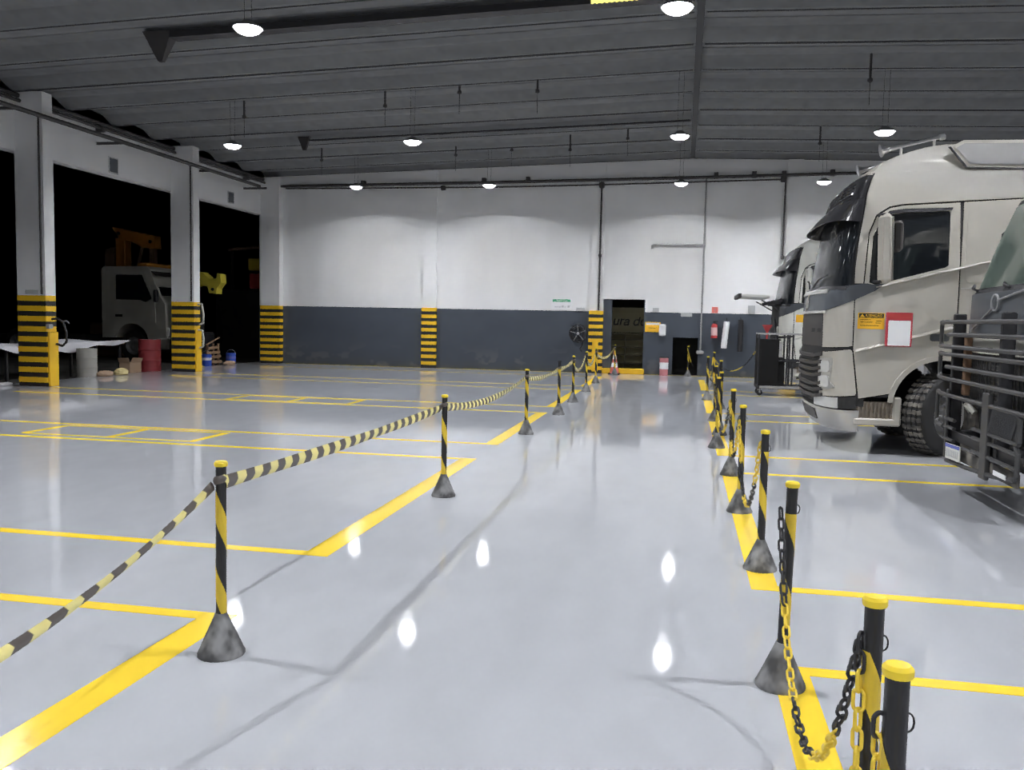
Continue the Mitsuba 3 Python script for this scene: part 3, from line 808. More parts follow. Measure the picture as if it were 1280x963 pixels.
        A('step_trim', cat(rb(.44, 1.0, sg * 1.2 - .06, sg * 1.2 + .06, .36, .455, .02), rb(.90, 1.0, sg * 1.2 - .06, sg * 1.2 + .06, .40, .73, .02)), paint, smooth=False)
        # mirrors on their arm
        mr = num(k + '__mirror')
        yy = sg * 1.47
        big = mv(rb(-.055, .055, -.12, .12, -.42, .42, .045), .665, yy, 2.55, rz=sg * -14, ry=-2)
        scene[mr] = mikit.ply(place_mesh(big, x0, yc), paint)
        labels[mr] = {'label': 'tall wing mirror housing'}
        A('mirror_glass', mv(bx(.056, .060, -.10, .10, -.38, .38), .665, yy, 2.55, rz=sg * -14, ry=-2), 'chrome', parent=mr, smooth=False)
        A('small_housing', mv(rb(-.05, .05, -.10, .10, -.19, .19, .04), .80, yy - sg * .03, 2.70, rz=sg * -18), 'grille_dark', parent=mr, smooth=False)
        A('arm', cat(tube([(.62, sg * 1.22, 2.98), (.64, yy, 2.96)], .022), tube([(.60, sg * 1.22, 2.16), (.64, yy, 2.16)], .022)), 'black_steel', parent=mr, smooth=30)
        A('clearance_lamp', rb(.395, .43, sg * 1.235 - .02, sg * 1.235 + .02, 2.03, 2.06, .008), 'sticker_orange', smooth=False)
    F = C.by_p
    # windscreen, forehead, visor
    A('windshield', patch(F, sbox(-.985, 2.10, .985, 3.06), -.002, .008, 5), 'cab_glass', smooth=40, label='dark curved windscreen')
    A('forehead', patch(F, sbox(-.985, 3.06, .985, 3.47), .0, .016, 5), 'gloss_black', smooth=40, label='glossy black panel above the windscreen')
    for i in range(5):
        A('forehead_ridge', patch(F, sbox(-.55, 3.20 + .045 * i, .55, 3.215 + .045 * i), .014, .024, 3), 'gloss_black')
    A('sun_visor', patch(F, sbox(-.99, 2.89, .99, 3.19), lambda p, z: .022 + .19 * np.clip((3.19 - z) / .30, 0, 1) ** .8 * (1 - .6 * np.abs(p) ** 3), lambda p, z: .034 + .19 * np.clip((3.19 - z) / .30, 0, 1) ** .8 * (1 - .6 * np.abs(p) ** 3), 5), 'gloss_black', smooth=40, label='black sun visor')
    for sg in (-1, 1):
        A('wiper', tube([(.03, sg * .15, 2.12), (.06, sg * .45, 2.22), (.10, sg * .9, 2.26)], .012, 6), 'black_steel', smooth=30)
    A('wiper_shelf', patch(F, sbox(-.9, 2.055, .9, 2.10), -.05, .03, 4), 'black_steel')
    if not hatch_open:
        fp = A('front_panel', patch(F, sbox(-.53, 1.80, .53, 2.045), .0, .018, 4), 'panel_grey', label='dark grey panel with the ring and slanted bar emblem')
        A('top_strip', patch(F, sbox(-.53, 2.02, .53, 2.06), .012, .034, 4), 'trim_light', parent=fp)
        A('bottom_strip', patch(F, sbox(-.53, 1.765, .53, 1.80), .012, .034, 4), 'trim_light', parent=fp)
        A('emblem', cat(tube([(-.01, .075 * math.cos(q), 1.915 + .075 * math.sin(q)) for q in np.linspace(0, 2 * math.pi, 24)[:-1]], .010, 6, True), tube([(-.012, .16, 1.81), (-.012, -.16, 2.02)], .009, 6)), 'trim_light', parent=fp, smooth=30)
        g = A('grille', patch(F, sbox(-.50, 1.34, .50, 1.76), .0, .010, 4), 'grille_dark', label='dark upper grille')
        for p0, p1 in ((-.42, -.33), (-.26, -.16), (.16, .26), (.33, .42)):
            A('slot', patch(F, sbox(p0, 1.52, p1, 1.57), .008, .013, 2), 'truck_gap', parent=g)
    else:
        # the front flap is lifted: machinery shows, the flap stands out level in front
        bay = A('engine_bay', cat(bx(.10, .3, -1.0, 1.0, .95, 2.0), ), 'truck_gap', smooth=False, label='open front with dark machinery')
        for i in range(14):
            y0 = -1.0 + .14 * i; h0 = 1.0 + .07 * ((i * 5) % 9)
            A('fitting', rb(.02 + .02 * (i % 3), .12, y0, y0 + .09 + .02 * (i % 3), h0, h0 + .18 + .04 * (i % 4), .015), ('grille_dark', 'old_white', 'black_steel', 'grey_steel')[i % 4], smooth=False, parent=bay)
        A('hose', tube([(.05, -.95, 1.1), (.0, -.8, 1.5), (.03, -.5, 1.75), (.02, 0, 1.6), (.04, .6, 1.8)], .025, 8), 'black_steel', parent=bay, smooth=30)
        fl = A('front_flap', mv(rb(-.86, -.16, -.92, .92, 0, .07, .02), .0, 0, 2.25, ry=2), paint, smooth=False, label='lifted front flap held out level in front of the windscreen')
        A('flap_edge', mv(rb(-.92, -.84, -.93, .93, -.03, .09, .02), .0, 0, 2.25, ry=2), 'grille_dark', smooth=False, parent=fl)
        A('flap_hinge', cat(*[mv(rb(-.20, .16, y - .06, y + .06, -.03, .05, .015), .0, 0, 2.17, ry=-12) for y in (-.85, -.5, -.1, .3, .8)], rb(-.05, .12, -.9, .9, 2.10, 2.17, .02)), 'black_steel', smooth=False, parent=fl)
        A('flap_stay', cat(tube([(-.35, -.85, 2.21), (.12, -.85, 1.95)], .014, 6), tube([(-.35, .85, 2.21), (.12, .85, 1.95)], .014, 6)), 'black_steel', smooth=30, parent=fl)
    lg = A('lower_grille', patch(F, sbox(-.50, .60, .50, 1.30), .0, .008, 4), 'truck_gap', label='dark lower grille of bent slats')
    for i, z in enumerate((.66, .74, .82, .93, 1.01, 1.09, 1.19)):
        A('slat', patch(F, Polygon([(-.50, z + .03), (-.3, z), (.3, z), (.50, z + .03), (.50, z + .075), (.3, z + .045), (-.3, z + .045), (-.50, z + .075)]), .006, lambda p, zz, z=z: .036 + 0 * p, 3), 'grille_dark', parent=lg)
    A('bumper', loft([C.ring(z, .50) for z in (.27, .32, .40, .50, .545)]), 'silver', label='silver front bumper')
    A('tow_cover', patch(F, sbox(-.25, .36, .25, .50), .0, .012, 2), 'grille_dark')
    # chassis
    A('underbody', cat(bx(.45, 2.25, -.85, .85, .42, .62), bx(.3, 6.2, -.42, -.34, .62, .88), bx(.3, 6.2, .34, .42, .62, .88), bx(2.0, 2.3, -.8, .8, .5, 1.0)), 'truck_gap', smooth=False)
    A('mudguard', prism(Polygon(arc(1.47, .62, .60, 0, 180, 14) + arc(1.47, .62, .57, 180, 0, 14)), -1.12, 1.12), 'truck_gap', smooth=False)
    A('fuel_tank', cat(rb(2.45, 3.5, -1.2, -.55, .42, 1.02, .12), rb(2.45, 3.5, .55, 1.2, .42, 1.02, .12)), 'galvanised', smooth=False)
    A('coupling_plate', lathe([(0, .98), (.45, .98), (.48, 1.02), (0, 1.04)], 24, at=(4.9, 0, 0)), 'black_steel', smooth=30)
    A('axle', cat(rod((1.5, -.85, .51), (1.5, .85, .51), .06), rod((4.9, -.9, .51), (4.9, .9, .51), .08)), 'black_steel')
    for y in (-1.02, 1.02): wheel(k, x0 + 1.5, yc + y, steer)
    for y in (-.98, .98): wheel(k, x0 + 4.9, yc + y)
    if roof_gear:
        for sg in (-1, 1):
            h = lathe([(0, 0), (.085, 0.0), (.082, .006), (.05, .05), (.030, .14), (.022, .3), (.020, .70), (.04, .72), (.04, .78), (0, .79)], 18, 'x')
            trimesh.repair.fix_normals(h)
            h = mv(h, .70, sg * .74, 3.855, ry=-12.5)
            a = A('air_horn', h, 'chrome', label='long chrome roof horn')
            for xx in (.95, 1.34):
                A('foot', rod((xx, sg * .74, 3.72 + (xx - .95) * .3), (xx, sg * .74, 3.91 + (xx - .95) * .22), .018, 8), 'silver', parent=a)
        ws = A('roof_deflector', cat(prism([(1.40, 3.80), (1.60, 3.555), (2.32, 3.53), (2.32, 3.87), (1.55, 3.88)], -1.225, -1.19), prism([(1.40, 3.80), (1.60, 3.555), (2.32, 3.53), (2.32, 3.87), (1.55, 3.88)], 1.19, 1.225), rod((2.2, -1.2, 3.84), (2.2, 1.2, 3.84), .02)), paint, smooth=False, label='roof air deflector with grey side panels')
        for sg in (-1, 1):
            A('side_infill', prism([(1.47, 3.785), (1.63, 3.595), (2.32, 3.57), (2.32, 3.83), (1.56, 3.84)], sg * 1.232 - .004, sg * 1.232 + .004), 'grey_steel', smooth=False, parent=ws)
            A('edge_strip', prism(Polygon([(1.38, 3.80), (1.59, 3.54), (2.32, 3.515), (2.32, 3.535), (1.60, 3.56), (1.41, 3.80)]), sg * 1.228 - .01, sg * 1.228 + .01), 'truck_gap', smooth=False, parent=ws)
    if boards:
        S = C.side(-1)
        st = A('warning_sticker', patch(S, sbox(.43, 1.575, .745, 1.775), .016, .020, 0), 'sticker_orange', smooth=False, label='orange warning sticker with a black headed triangle')
        yp = -1.25 - .0205
        fr = lambda x, z: ((x0 + x, yc + yp, z), (1, 0, 0), (0, 0, 1))
        A('header', patch(S, sbox(.445, 1.715, .735, 1.768), .020, .0215, 0), 'print_black', smooth=False, parent=st)
        k2 = num(st + '__triangle'); scene[k2] = mikit.ply(prism([(x0 + .455, 1.722), (x0 + .51, 1.722), (x0 + .4825, 1.762)], yc + yp - .004, yc + yp - .001), 'sticker_orange')
        k2 = num(st + '__lettering'); scene[k2] = mikit.ply(text_on('ATENÇÃO', .030, ((x0 + .515, yc + yp - .001, 1.726), (1, 0, 0), (0, 0, 1))), 'sticker_orange')
        for z, xa, xb in ((1.685, .46, .58), (1.655, .46, .61), (1.612, .46, .68), (1.67, .65, .71), (1.645, .64, .70)):
            A('small_print', patch(S, sbox(xa, z, xb, z + .010), .020, .0215, 0), 'print_brown', smooth=False, parent=st)
        bd = A('notice_board', mv(rb(.755, 1.065, -1.300, -1.288, 1.365, 1.785, .004), 0, 0, 0), 'sticker_red', smooth=False, label='red framed notice holder with a white sheet')
        A('sheet', bx(.785, 1.045, -1.304, -1.2995, 1.375, 1.685), 'paper', smooth=False, parent=bd)
        A('fixing', bx(.80, 1.02, -1.29, -1.26, 1.5, 1.7), 'truck_gap', smooth=False, parent=bd)
        A('header_band', bx(.775, 1.05, -1.303, -1.2995, 1.70, 1.772), 'red_paint', smooth=False, parent=bd)
    else:
        S = C.side(-1)
        A('warning_sticker', patch(S, sbox(.43, 1.68, .72, 1.86), .016, .020, 0), 'sticker_orange', smooth=False, label='orange warning sticker')
    return k

high_cab_truck('high_roof_truck', 'champagne coloured high roof truck with black visor, chrome roof horns and orange warning sticker', 1.70, 12.75, 'champagne', 'champagne', steer=38)
high_cab_truck('white_truck', 'white high roof truck at the back with its front flap lifted', 2.22, 23.15, 'white_paint', 'white_paint', steer=0, hatch_open=True, roof_gear=False, boards=False)

# ------------------------------------------------------------------ near truck with bull bar
LO = Cab([(0.5, 0.05, 0.34, 1.23), (0.9, 0.0, 0.26, 1.25), (1.5, 0.0, 0.20, 1.25), (1.93, 0.02, 0.20, 1.25), (1.97, 0.06, 0.22, 1.25), (2.4, 0.20, 0.36, 1.24), (2.85, 0.36, 0.56, 1.22), (3.0, 0.46, 0.66, 1.20), (3.1, 0.62, 0.80, 1.12), (3.16, 0.9, 1.1, .95)])
def bar_truck():
    x0, yc = 2.78, 8.40
    k = thing('bull_bar_truck', 'truck with a heavy grey bull bar and dark front, cut by the right edge', 'truck')
    C = LO
    def A(n_, m, mat, smooth=30, parent=k, label=None, kind=None):
        return E(n_, place_mesh(m, x0, yc), mat, smooth=smooth, parent=parent, label=label, kind=kind)
    XB = 2.1
    sh = loft([C.ring(z, XB) for z in (.62, .9, 1.2, 1.5, 1.93, 1.97, 2.2, 2.4, 2.6, 2.85)])
    sh = minus(sh, lathe([(0, -1.6), (.62, -1.6), (.62, 1.6), (0, 1.6)], 36, 'y', at=(1.35, 0, .6)), bx(.75, 1.95, -1.6, 1.6, 0, .66))
    A('cab_body', sh, 'truck_gap')
    A('roof', loft([C.ring(z, XB) for z in (2.83, 2.9, 3.0, 3.05, 3.1, 3.13, 3.16)]), 'old_white', smooth=40)
    F = C.by_p
    A('windshield', patch(F, sbox(-.97, 1.99, .97, 2.80), -.002, .008, 5), 'green_glass', smooth=40, label='greenish raked windscreen')
    fp = A('front_panel', patch(F, sbox(-.97, 1.53, .97, 1.93), .0, .03, 4), 'panel_grey', smooth=40, label='dark grey front panel with a ring and slanted bar emblem')
    A('emblem', cat(tube([(-.035, .13 + .085 * math.cos(q), 1.84 + .07 * math.sin(q)) for q in np.linspace(0, 2 * math.pi, 24)[:-1]], .012, 6, True)), 'galvanised', parent=fp)
    A('emblem_bar', cat(tube([(-.035, .07, 1.86), (-.035, -.62, 2.06 - .12)], .012, 6), tube([(-.035, .19, 1.79), (-.035, .7, 1.60)], .012, 6)), 'galvanised', parent=fp)
    A('cowl', patch(F, sbox(-.97, 1.93, .97, 1.99), -.03, .02, 4), 'black_steel')
    for y in (-.1, .75):
        A('wiper', tube([(.0, y, 1.97), (.02, y + .2, 2.0), (.11, y + .45, 2.04)], .014, 6), 'black_steel')
    A('white_band', patch(F, sbox(-.97, 1.37, .97, 1.52), .0, .022, 4), 'old_white', label='white band under the dark panel')
    g = A('grille', patch(F, sbox(-.72, .92, .72, 1.35), .0, .012, 4), 'truck_gap', label='black mesh grille')
    A('mesh', cat(*[patch(F, sbox(-.7, .95 + .035 * i, .7, .957 + .035 * i), .010, .018, 2) for i in range(12)], *[patch(F, sbox(-.7 + .04 * i, .93, -.694 + .04 * i, 1.34), .010, .018, 1) for i in range(36)]), 'grille_dark', parent=g, kind='stuff')
    for sg in (-1, 1):
        S = C.side(sg)
        A('headlamp', patch(F, sbox(min(sg * .75, sg * .95), .95, max(sg * .75, sg * .95), 1.25), .0, .02, 3), 'lamp_clear')
        A('pillar', patch(S, [(.235, 1.99), (.375, 2.4), (.57, 2.85), (.70, 2.83), (.50, 1.99)], 0, .012, 2), 'black_steel')
        win = Polygon([(.58, 2.0), (.76, 2.75), (1.5, 2.78), (1.5, 2.0)])
        d = A('door', patch(S, Polygon([(.32, 1.2), (.32, 1.97), (.51, 1.99), (.72, 2.82), (1.6, 2.84), (1.6, 1.25)] + arc(1.35, .6, .63, 75, 172, 12) + [(.5, .7)]).difference(win), 0, .014, 2), 'old_white')
        A('window', patch(S, win.buffer(-.004), -.004, .006, 1), 'cab_glass', parent=d)
        A('side_panel', patch(S, [(1.62, 1.25), (1.62, 2.84), (2.09, 2.85), (2.09, 1.1)] + arc(1.35, .6, .63, 40, 62, 5), 0, .014, 1), 'old_white')
        m = num(k + '__mirror'); scene[m] = mikit.ply(place_mesh(mv(rb(-.06, .06, -.11, .11, -.35, .35, .04), .55, sg * 1.62, 2.3), x0, yc), 'black_steel')
        A('arm', tube([(.5, sg * 1.24, 2.5), (.52, sg * 1.6, 2.5)], .02), 'black_steel', parent=m)
    A('underbody', cat(bx(.3, 1.95, -.8, .8, .45, .8), bx(.3, 7.0, -.42, -.34, .6, .88), bx(.3, 7.0, .34, .42, .6, .88)), 'truck_gap', smooth=False)
    A('axle', cat(rod((1.35, -.85, .51), (1.35, .85, .51), .06), rod((5.6, -.9, .51), (5.6, .9, .51), .08)), 'black_steel')
    for y in (-1.02, 1.02): wheel(k, x0 + 1.35, yc + y)
    for y in (-.98, .98): wheel(k, x0 + 5.6, yc + y)
    A('front_machinery', cat(rb(.05, .35, .1, .6, .5, .88, .03), rb(.02, .3, -.5, .0, .48, .8, .03), rb(-.02, .2, .62, .9, .55, .85, .03), bx(.0, .12, -1.0, 1.0, .42, .52)), 'mud', smooth=False, label='muddy machinery under the grille')
    A('hook', tube([(-.02, .55, .80), (-.06, .6, .86), (-.05, .7, .86), (.0, .74, .8)], .03, 8), 'old_white')
    # the bull bar, in the plane of x = 2.60
    b = num(k + '__bull_bar')
    X = 2.60
    posts = []
    scene[b] = mikit.ply(rb(X + .04, X + .10, 7.3, 9.5, .50, .60, .01), 'black_steel')
    labels[b] = {'label': 'bull bar with black uprights and rows of grey tubes'}
    r = .021
    def B(n_, m, mat='bar_grey', smooth=30, label=None):
        kk = E(n_, m, mat, smooth=smooth, parent=b); 
        if label: labels[kk] = {'label': label}
    yL = 7.08
    for y, z0 in ((9.27, .42), (7.95, .45)):
        B('post', rb(X + .02, X + .13, y - .03, y + .03, z0, 1.745, .01), 'black_steel', smooth=False, label='thick black upright')
    for y in (9.05, 7.75):
        B('bracket', rb(X + .09, X + .32, y - .05, y + .05, .5, .62, .01), 'black_steel', smooth=False)
    for z in (1.665, 1.345): B('bar', rod((X, 9.36, z), (X, yL, z), r, 10))
    for za, zb in ((1.54, 1.42), (1.22, 1.10), (.94, None)):
        B('bar', rod((X, 9.36, za), (X, yL, za), r, 10))
        if zb: B('bar', rod((X, 9.36, zb), (X, yL, zb), r, 10))
    # rounded side loops that sweep back round the corner
    def loop(z0, z1, ye=9.98, y0=9.36):
        rr = .05
        xs = lambda y: X + .10 * max(0, (y - 9.36) / .6) ** 2
        pts = [(xs(y), y, z1) for y in np.linspace(y0, ye - rr, 6)]
        pts += [(xs(ye), ye - rr + rr * math.sin(q), z1 - rr + rr * math.cos(q)) for q in np.linspace(.3, 1.57, 4)]
        pts += [(xs(ye), ye - rr + rr * math.cos(q), z0 + rr - rr * math.sin(q)) for q in np.linspace(0, 1.3, 4)]
        pts += [(xs(y), y, z0) for y in np.linspace(ye - rr, y0, 6)]
        return tube(pts, r, 8)
    B('side_loop', loop(1.42, 1.665)); B('side_loop', loop(1.10, 1.345)); B('side_loop', loop(.62, .94, 9.92))
    for z in (.70, .62, .50): B('bar', rod((X, 8.45, z), (X, 7.36, z), r * .9, 8))
    for z in (.70, .62, .50): B('short_bar', rod((X, 9.3, z + .01), (X, 9.0, z + .01), r * .9, 8))
    B('bar', tube([(X, 9.2, .30), (X, 8.6, .32), (X, 7.9, .36), (X, 7.40, .41)], r, 8))
    B('upright', rb(X - .02, X + .02, 8.03, 8.20, .30, 1.05, .008), smooth=False)
    B('upright', rb(X - .015, X + .015, 9.22, 9.27, .32, 1.0, .008), smooth=False)
    B('end_frame', tube([(X, 7.42, .94), (X, 7.36, .90), (X, 7.36, .72), (X, 7.42, .68), (X, 7.36, .62), (X, 7.37, .45), (X, 7.42, .41)], r, 8))
    mesh = []
    for i in range(22):
        for s in (1, -1):
            c = 7.40 + .64 * (i + .5) / 22
            y0, y1 = c - s * .09, c + s * .09
            y0, y1 = (np.clip(v, 7.38, 8.05) for v in (y0, y1))
            mesh.append(rod((X + .01 * s, y0, .72), (X + .01 * s, y1, .93), .0055, 4))
    kk = E('mesh_panel', cat(*mesh), 'bar_grey', parent=b, kind='stuff'); labels[kk]['label'] = 'expanded metal mesh panel'
    B('lower_plate', rb(X + .02, X + .05, 7.42, 9.2, .34, .46, .008), 'mud', smooth=False)
    B('rusty_bracket', rb(X + .10, X + .16, 9.12, 9.20, .95, 1.55, .01), 'rust', smooth=False, label='rust brown bracket beside the upright')
    B('white_reflector', mv(rb(X - .03, X - .02, 7.52, 7.80, .39, .43, .002)), 'paper', smooth=False)
    # number plate
    p = E('number_plate', mv(rb(-.006, .006, -.22, .22, -.075, .075, .003), X - .035, 8.88, .42, rx=-2), 'plate_white', parent=b); labels[p] = {'label': 'white number plate with a blue top band'}
    # marks too blurred to read
    B('plate_band', mv(bx(-.008, .0, -.215, .215, .04, .07), X - .037, 8.88, .42, rx=-2), 'blue_print', smooth=False)
    B('plate_marks', cat(*[mv(rb(-.008, .0, -.02 + .055 * i, .012 + .055 * i, -.045, .025, .003), X - .037, 8.72, .42, rx=-2) for i in range(7)]), 'print_grey', smooth=False)
    return k
bar_truck()

# ------------------------------------------------------------------ things on the back wall
YW = 27.0 - 0.012
def plate(name, x0, x1, z0, z1, mat, label, cat_, y=None, t=0.012):
    y = (YW if z1 < DZ + .3 and z0 < DZ else YB) if y is None else y
    return E(name, rb(x0, x1, y - t, y, z0, z1, .003), mat, label=label, cat=cat_)
k = plate('safety_sign', -4.10, -3.45, 1.935, 2.29, 'paper', 'white sign with a green header above the hose reel', 'sign', YB)
E('green_header', bx(-4.05, -3.49, YB - .016, YB - .011, 2.19, 2.27), 'sign_green', parent=k)
for x, w in ((-3.98, .05), (-3.90, .03), (-3.84, .04), (-3.76, .06), (-3.66, .03), (-3.58, .07)):
    E('mark', bx(x, x + w, YB - .015, YB - .011, 2.02, 2.05 + (.03 if w > .05 else 0)), 'print_grey', parent=k)
E('header_mark', bx(-3.95, -3.58, YB - .0175, YB - .015, 2.222, 2.238), 'paper', parent=k)
plate('socket_box', -3.30, -3.04, 1.925, 2.02, 'print_grey', 'small grey box on the edge of the dado, left of the hazard pilaster', 'box', YB, .05)
plate('socket_box', -0.95, -0.76, 1.925, 2.05, 'print_grey', 'small grey box on the white wall right of the doorway', 'box', YB, .05)
plate('label_plate', -0.10, 0.24, 1.80, 1.91, 'print_grey', 'small pale plate at the top of the dado above the black recess', 'plate')
plate('socket_box', 1.88, 2.08, 1.93, 2.17, 'print_grey', 'grey switch box on the white wall left of the far truck', 'box', YB, .05)
k = plate('warning_sign', -1.17, -.69, 1.31, 1.62, 'sticker_orange', 'orange and white warning sign right of the doorway', 'sign')
E('white_header', bx(-1.14, -.73, YW - .016, YW - .011, 1.53, 1.60), 'paper', parent=k)
E('print_line', bx(-1.06, -.82, YW - .016, YW - .011, 1.43, 1.45), 'print_brown', parent=k)
k = E('towel_dispenser', rb(-.735, -.53, YW - .12, YW, 1.20, 1.56, .03), 'paper', label='white dispenser beside the orange warning sign', cat='dispenser')
E('outlet', bx(-.70, -.56, YW - .124, YW - .118, 1.215, 1.24), 'print_grey', parent=k)
# hose reel
k = thing('hose_reel', 'black hose reel on the dado left of the hazard pilaster', 'hose reel')
E('drum', lathe([(0, -.10), (.07, -.10), (.08, -.06), (.08, .06), (0, .06)], 20, 'y', at=(-3.2, 26.82, 1.22)), 'black_steel', parent=k, smooth=30)
for r0, y in ((.27, 26.74), (.27, 26.93)):
    E('rim', tube([(-3.2 + r0 * math.cos(q), y, 1.22 + r0 * math.sin(q)) for q in np.linspace(0, 2 * math.pi, 33)[:-1]], .014, 8, True), 'black_steel', parent=k, smooth=True)
for i in range(5):
    q = i * 2 * math.pi / 5 + .4
    E('spoke', rod((-3.2, 26.74, 1.22), (-3.2 + .27 * math.cos(q), 26.74, 1.22 + .27 * math.sin(q)), .010, 6), 'grey_steel', parent=k)
E('hose', tube([(-3.2 + (.13 + .006 * t_) * math.cos(t_), 26.78 + .03 * math.sin(t_ * .5), 1.22 + (.13 + .006 * t_) * math.sin(t_)) for t_ in np.linspace(0, 18, 110)], .016, 6), 'black_steel', parent=k, smooth=True)
E('hub', lathe([(0, -.03), (.045, -.02), (.05, .02), (0, .02)], 16, 'y', at=(-3.2, 26.73, 1.22)), 'galvanised', parent=k, smooth=30)
E('wall_bracket', bx(-3.24, -3.16, 26.9, YW, 1.0, 1.45), 'black_steel', parent=k)
E('hose_end', tube([(-3.05, 26.85, 1.0), (-3.08, 26.88, .85), (-3.15, 26.92, .74), (-3.1, 26.93, .66)], .016, 6), 'black_steel', parent=k, smooth=True)
# extinguisher and its sign
k = thing('fire_extinguisher', 'red fire extinguisher with a pale label hanging on the dado', 'fire extinguisher')
E('body', lathe([(0, 0), (.09, 0), (.095, .02), (.095, .36), (.07, .42), (.03, .44), (0, .44)], 22, at=(.91, 26.87, 1.17)), 'red_paint', parent=k, smooth=35)
E('label', lathe([(0, .08), (.0965, .08), (.0965, .32), (0, .32)], 22, at=(.91, 26.87, 1.17)), 'pink_label', parent=k, smooth=35)
E('valve', cat(rod((.91, 26.87, 1.6), (.91, 26.87, 1.68), .025), rb(.86, 1.0, 26.85, 26.89, 1.66, 1.69, .005)), 'black_steel', parent=k)
E('hose', tube([(.93, 26.85, 1.63), (1.0, 26.84, 1.58), (1.01, 26.85, 1.4), (1.0, 26.86, 1.28)], .012, 6), 'black_steel', parent=k, smooth=True)
E('wall_hook', bx(.89, .93, 26.93, YW, 1.5, 1.66), 'grey_steel', parent=k)
k = plate('extinguisher_sign', .82, 1.0, 1.925, 2.11, 'sign_red', 'small red square sign above the fire extinguisher', 'sign', YB)
E('white_mark', bx(.88, .94, YB - .016, YB - .011, 1.97, 2.07), 'bin_pink', parent=k)
# white tube and dark tube hanging on hooks
k = thing('roll_tube', 'long white tube hanging beside the fire extinguisher', 'tube')
E('body', mv(lathe([(0, 0), (.085, 0), (.09, .01), (.09, .80), (.085, .81), (0, .81)], 20), 1.20, 26.86, .87, ry=5), 'paper', parent=k, smooth=35)
E('strap', rod((1.27, 26.9, 1.66), (1.27, 26.97, 1.78), .012), 'black_steel', parent=k)
k = thing('roll_tube', 'dark tube hanging between the white tube and the switch box', 'tube')
E('body', lathe([(0, 0), (.07, 0), (.075, .01), (.075, .95), (0, .96)], 18, at=(1.68, 26.88, .78)), 'black_steel', parent=k, smooth=35)
E('strap', rod((1.68, 26.9, 1.73), (1.68, 26.97, 1.80), .012), 'black_steel', parent=k)
# bin right of the door
k = thing('round_bin', 'pinkish red round bin with a pale label, right of the doorway', 'bin')
E('body', lathe([(0, 0), (.125, 0), (.135, .5), (.14, .52), (.13, .54), (0, .54)], 22, at=(-.55, 26.78, 0)), 'bin_pink', parent=k, smooth=35)
E('label', lathe([(0, .20), (.1325, .20), (.1355, .40), (0, .40)], 22, at=(-.55, 26.78, 0)), 'paper', parent=k, smooth=35)
E('lid', lathe([(0, .54), (.14, .54), (.13, .57), (0, .58)], 22, at=(-.55, 26.78, 0)), 'black_steel', parent=k, smooth=35)
# cone behind the post at the door
k = thing('traffic_cone', 'red and white traffic cone just behind the doorway post', 'traffic cone')
prof = lambda z: .15 - .13 * z / .72
for z0, z1, m_, n_ in ((.03, .22, 'sign_red', 'body'), (.22, .36, 'paper', 'white_band'), (.36, .46, 'sign_red', 'red_band'), (.46, .60, 'paper', 'white_band'), (.60, .72, 'sign_red', 'tip')):
    E(n_, lathe([(0, z0), (prof(z0), z0), (prof(z1), z1), (0, z1)], 20, at=(-2.04, 26.62, 0)), m_, parent=k, smooth=35)
E('foot', rb(-2.22, -1.86, 26.45, 26.79, 0, .035, .01), 'post_black', parent=k)

# inside the doorway: olive board with letters, shelves
k = thing('passage_board', 'olive board with black slanted letters seen through the doorway', 'board')
YP = 28.86
E('board', bx(-2.45, -1.0, YP, YP + .03, 1.26, 2.08), 'olive', parent=k)
tx = text_on('ura do', .27, ((-2.33, YP - .001, 1.50), (1, 0, 0), (0, 0, 1)), bold=True)
v = np.array(tx.vertices); v[:, 0] += .22 * (v[:, 2] - 1.50); tx.vertices = v
E('lettering', tx, 'print_black', parent=k)
k = thing('shelf_rack', 'dark olive shelf rack low in the passage behind the doorway', 'shelf')
for z in (.25, .52, .78, 1.02, 1.2):
    E('shelf', rb(-2.43, -1.02, 28.45, 28.85, z - .015, z + .015, .004), 'olive_dark', parent=k)
for x in (-2.42, -1.85, -1.05):
    E('upright', rb(x - .02, x + .02, 28.44, 28.48, 0, 1.24, .004), 'olive_dark', parent=k)
E('back_panel', bx(-2.43, -1.02, 28.84, 28.855, .02, 1.24), 'olive', parent=k)

# ------------------------------------------------------------------ plain dark plates on the left headers (printed codes left out)
for y0, y1, z0, z1, l in ((19.0, 19.36, 4.97, 5.36, 'dark grey square plate on the header of the nearer visible bay'), (24.6, 24.97, 5.0, 5.36, 'dark grey square plate on the header of the farther bay')):
    k = E('wall_plate', rb(XW, XW + .02, y0, y1, z0, z1, .004), 'print_grey', label=l, cat='plate')
    E('dark_face', bx(XW + .019, XW + .023, y0 + .03, y1 - .03, z0 + .03, z1 - .03), 'panel_grey', parent=k)
E('column_plate', rb(-13.62, -13.30, 15.985, 16.0, 1.945, 2.03, .003), 'print_grey', label='small grey plate above the hazard bands of the first column', cat='plate')
k = thing('air_hose', 'black air hose hooped at the side of the first hazard column', 'hose')
E('hose', tube([(-13.1, 16.12, 1.42), (-12.98, 16.14, 1.44), (-12.86, 16.16, 1.36), (-12.80, 16.18, 1.15), (-12.82, 16.2, .95), (-12.92, 16.2, .86), (-13.05, 16.18, .9)], .025, 8), 'black_steel', parent=k, smooth=True)
E('coupling', tube([(-12.88, 16.16, 1.37), (-12.78, 16.16, 1.40), (-12.72, 16.16, 1.34)], .016, 6), 'galvanised', parent=k)
E('tap_box', rb(-13.14, -13.05, 15.98, 16.1, 1.22, 1.32, .01), 'galvanised', parent=k)
k = thing('air_hose', 'pale pipe fittings at the side of the second hazard column', 'hose')
E('hose', tube([(-13.1, 21.75, 1.85), (-12.99, 21.76, 1.86), (-12.95, 21.78, 1.6), (-12.97, 21.8, 1.35), (-13.08, 21.78, 1.3)], .03, 8), 'old_white', parent=k, smooth=True)
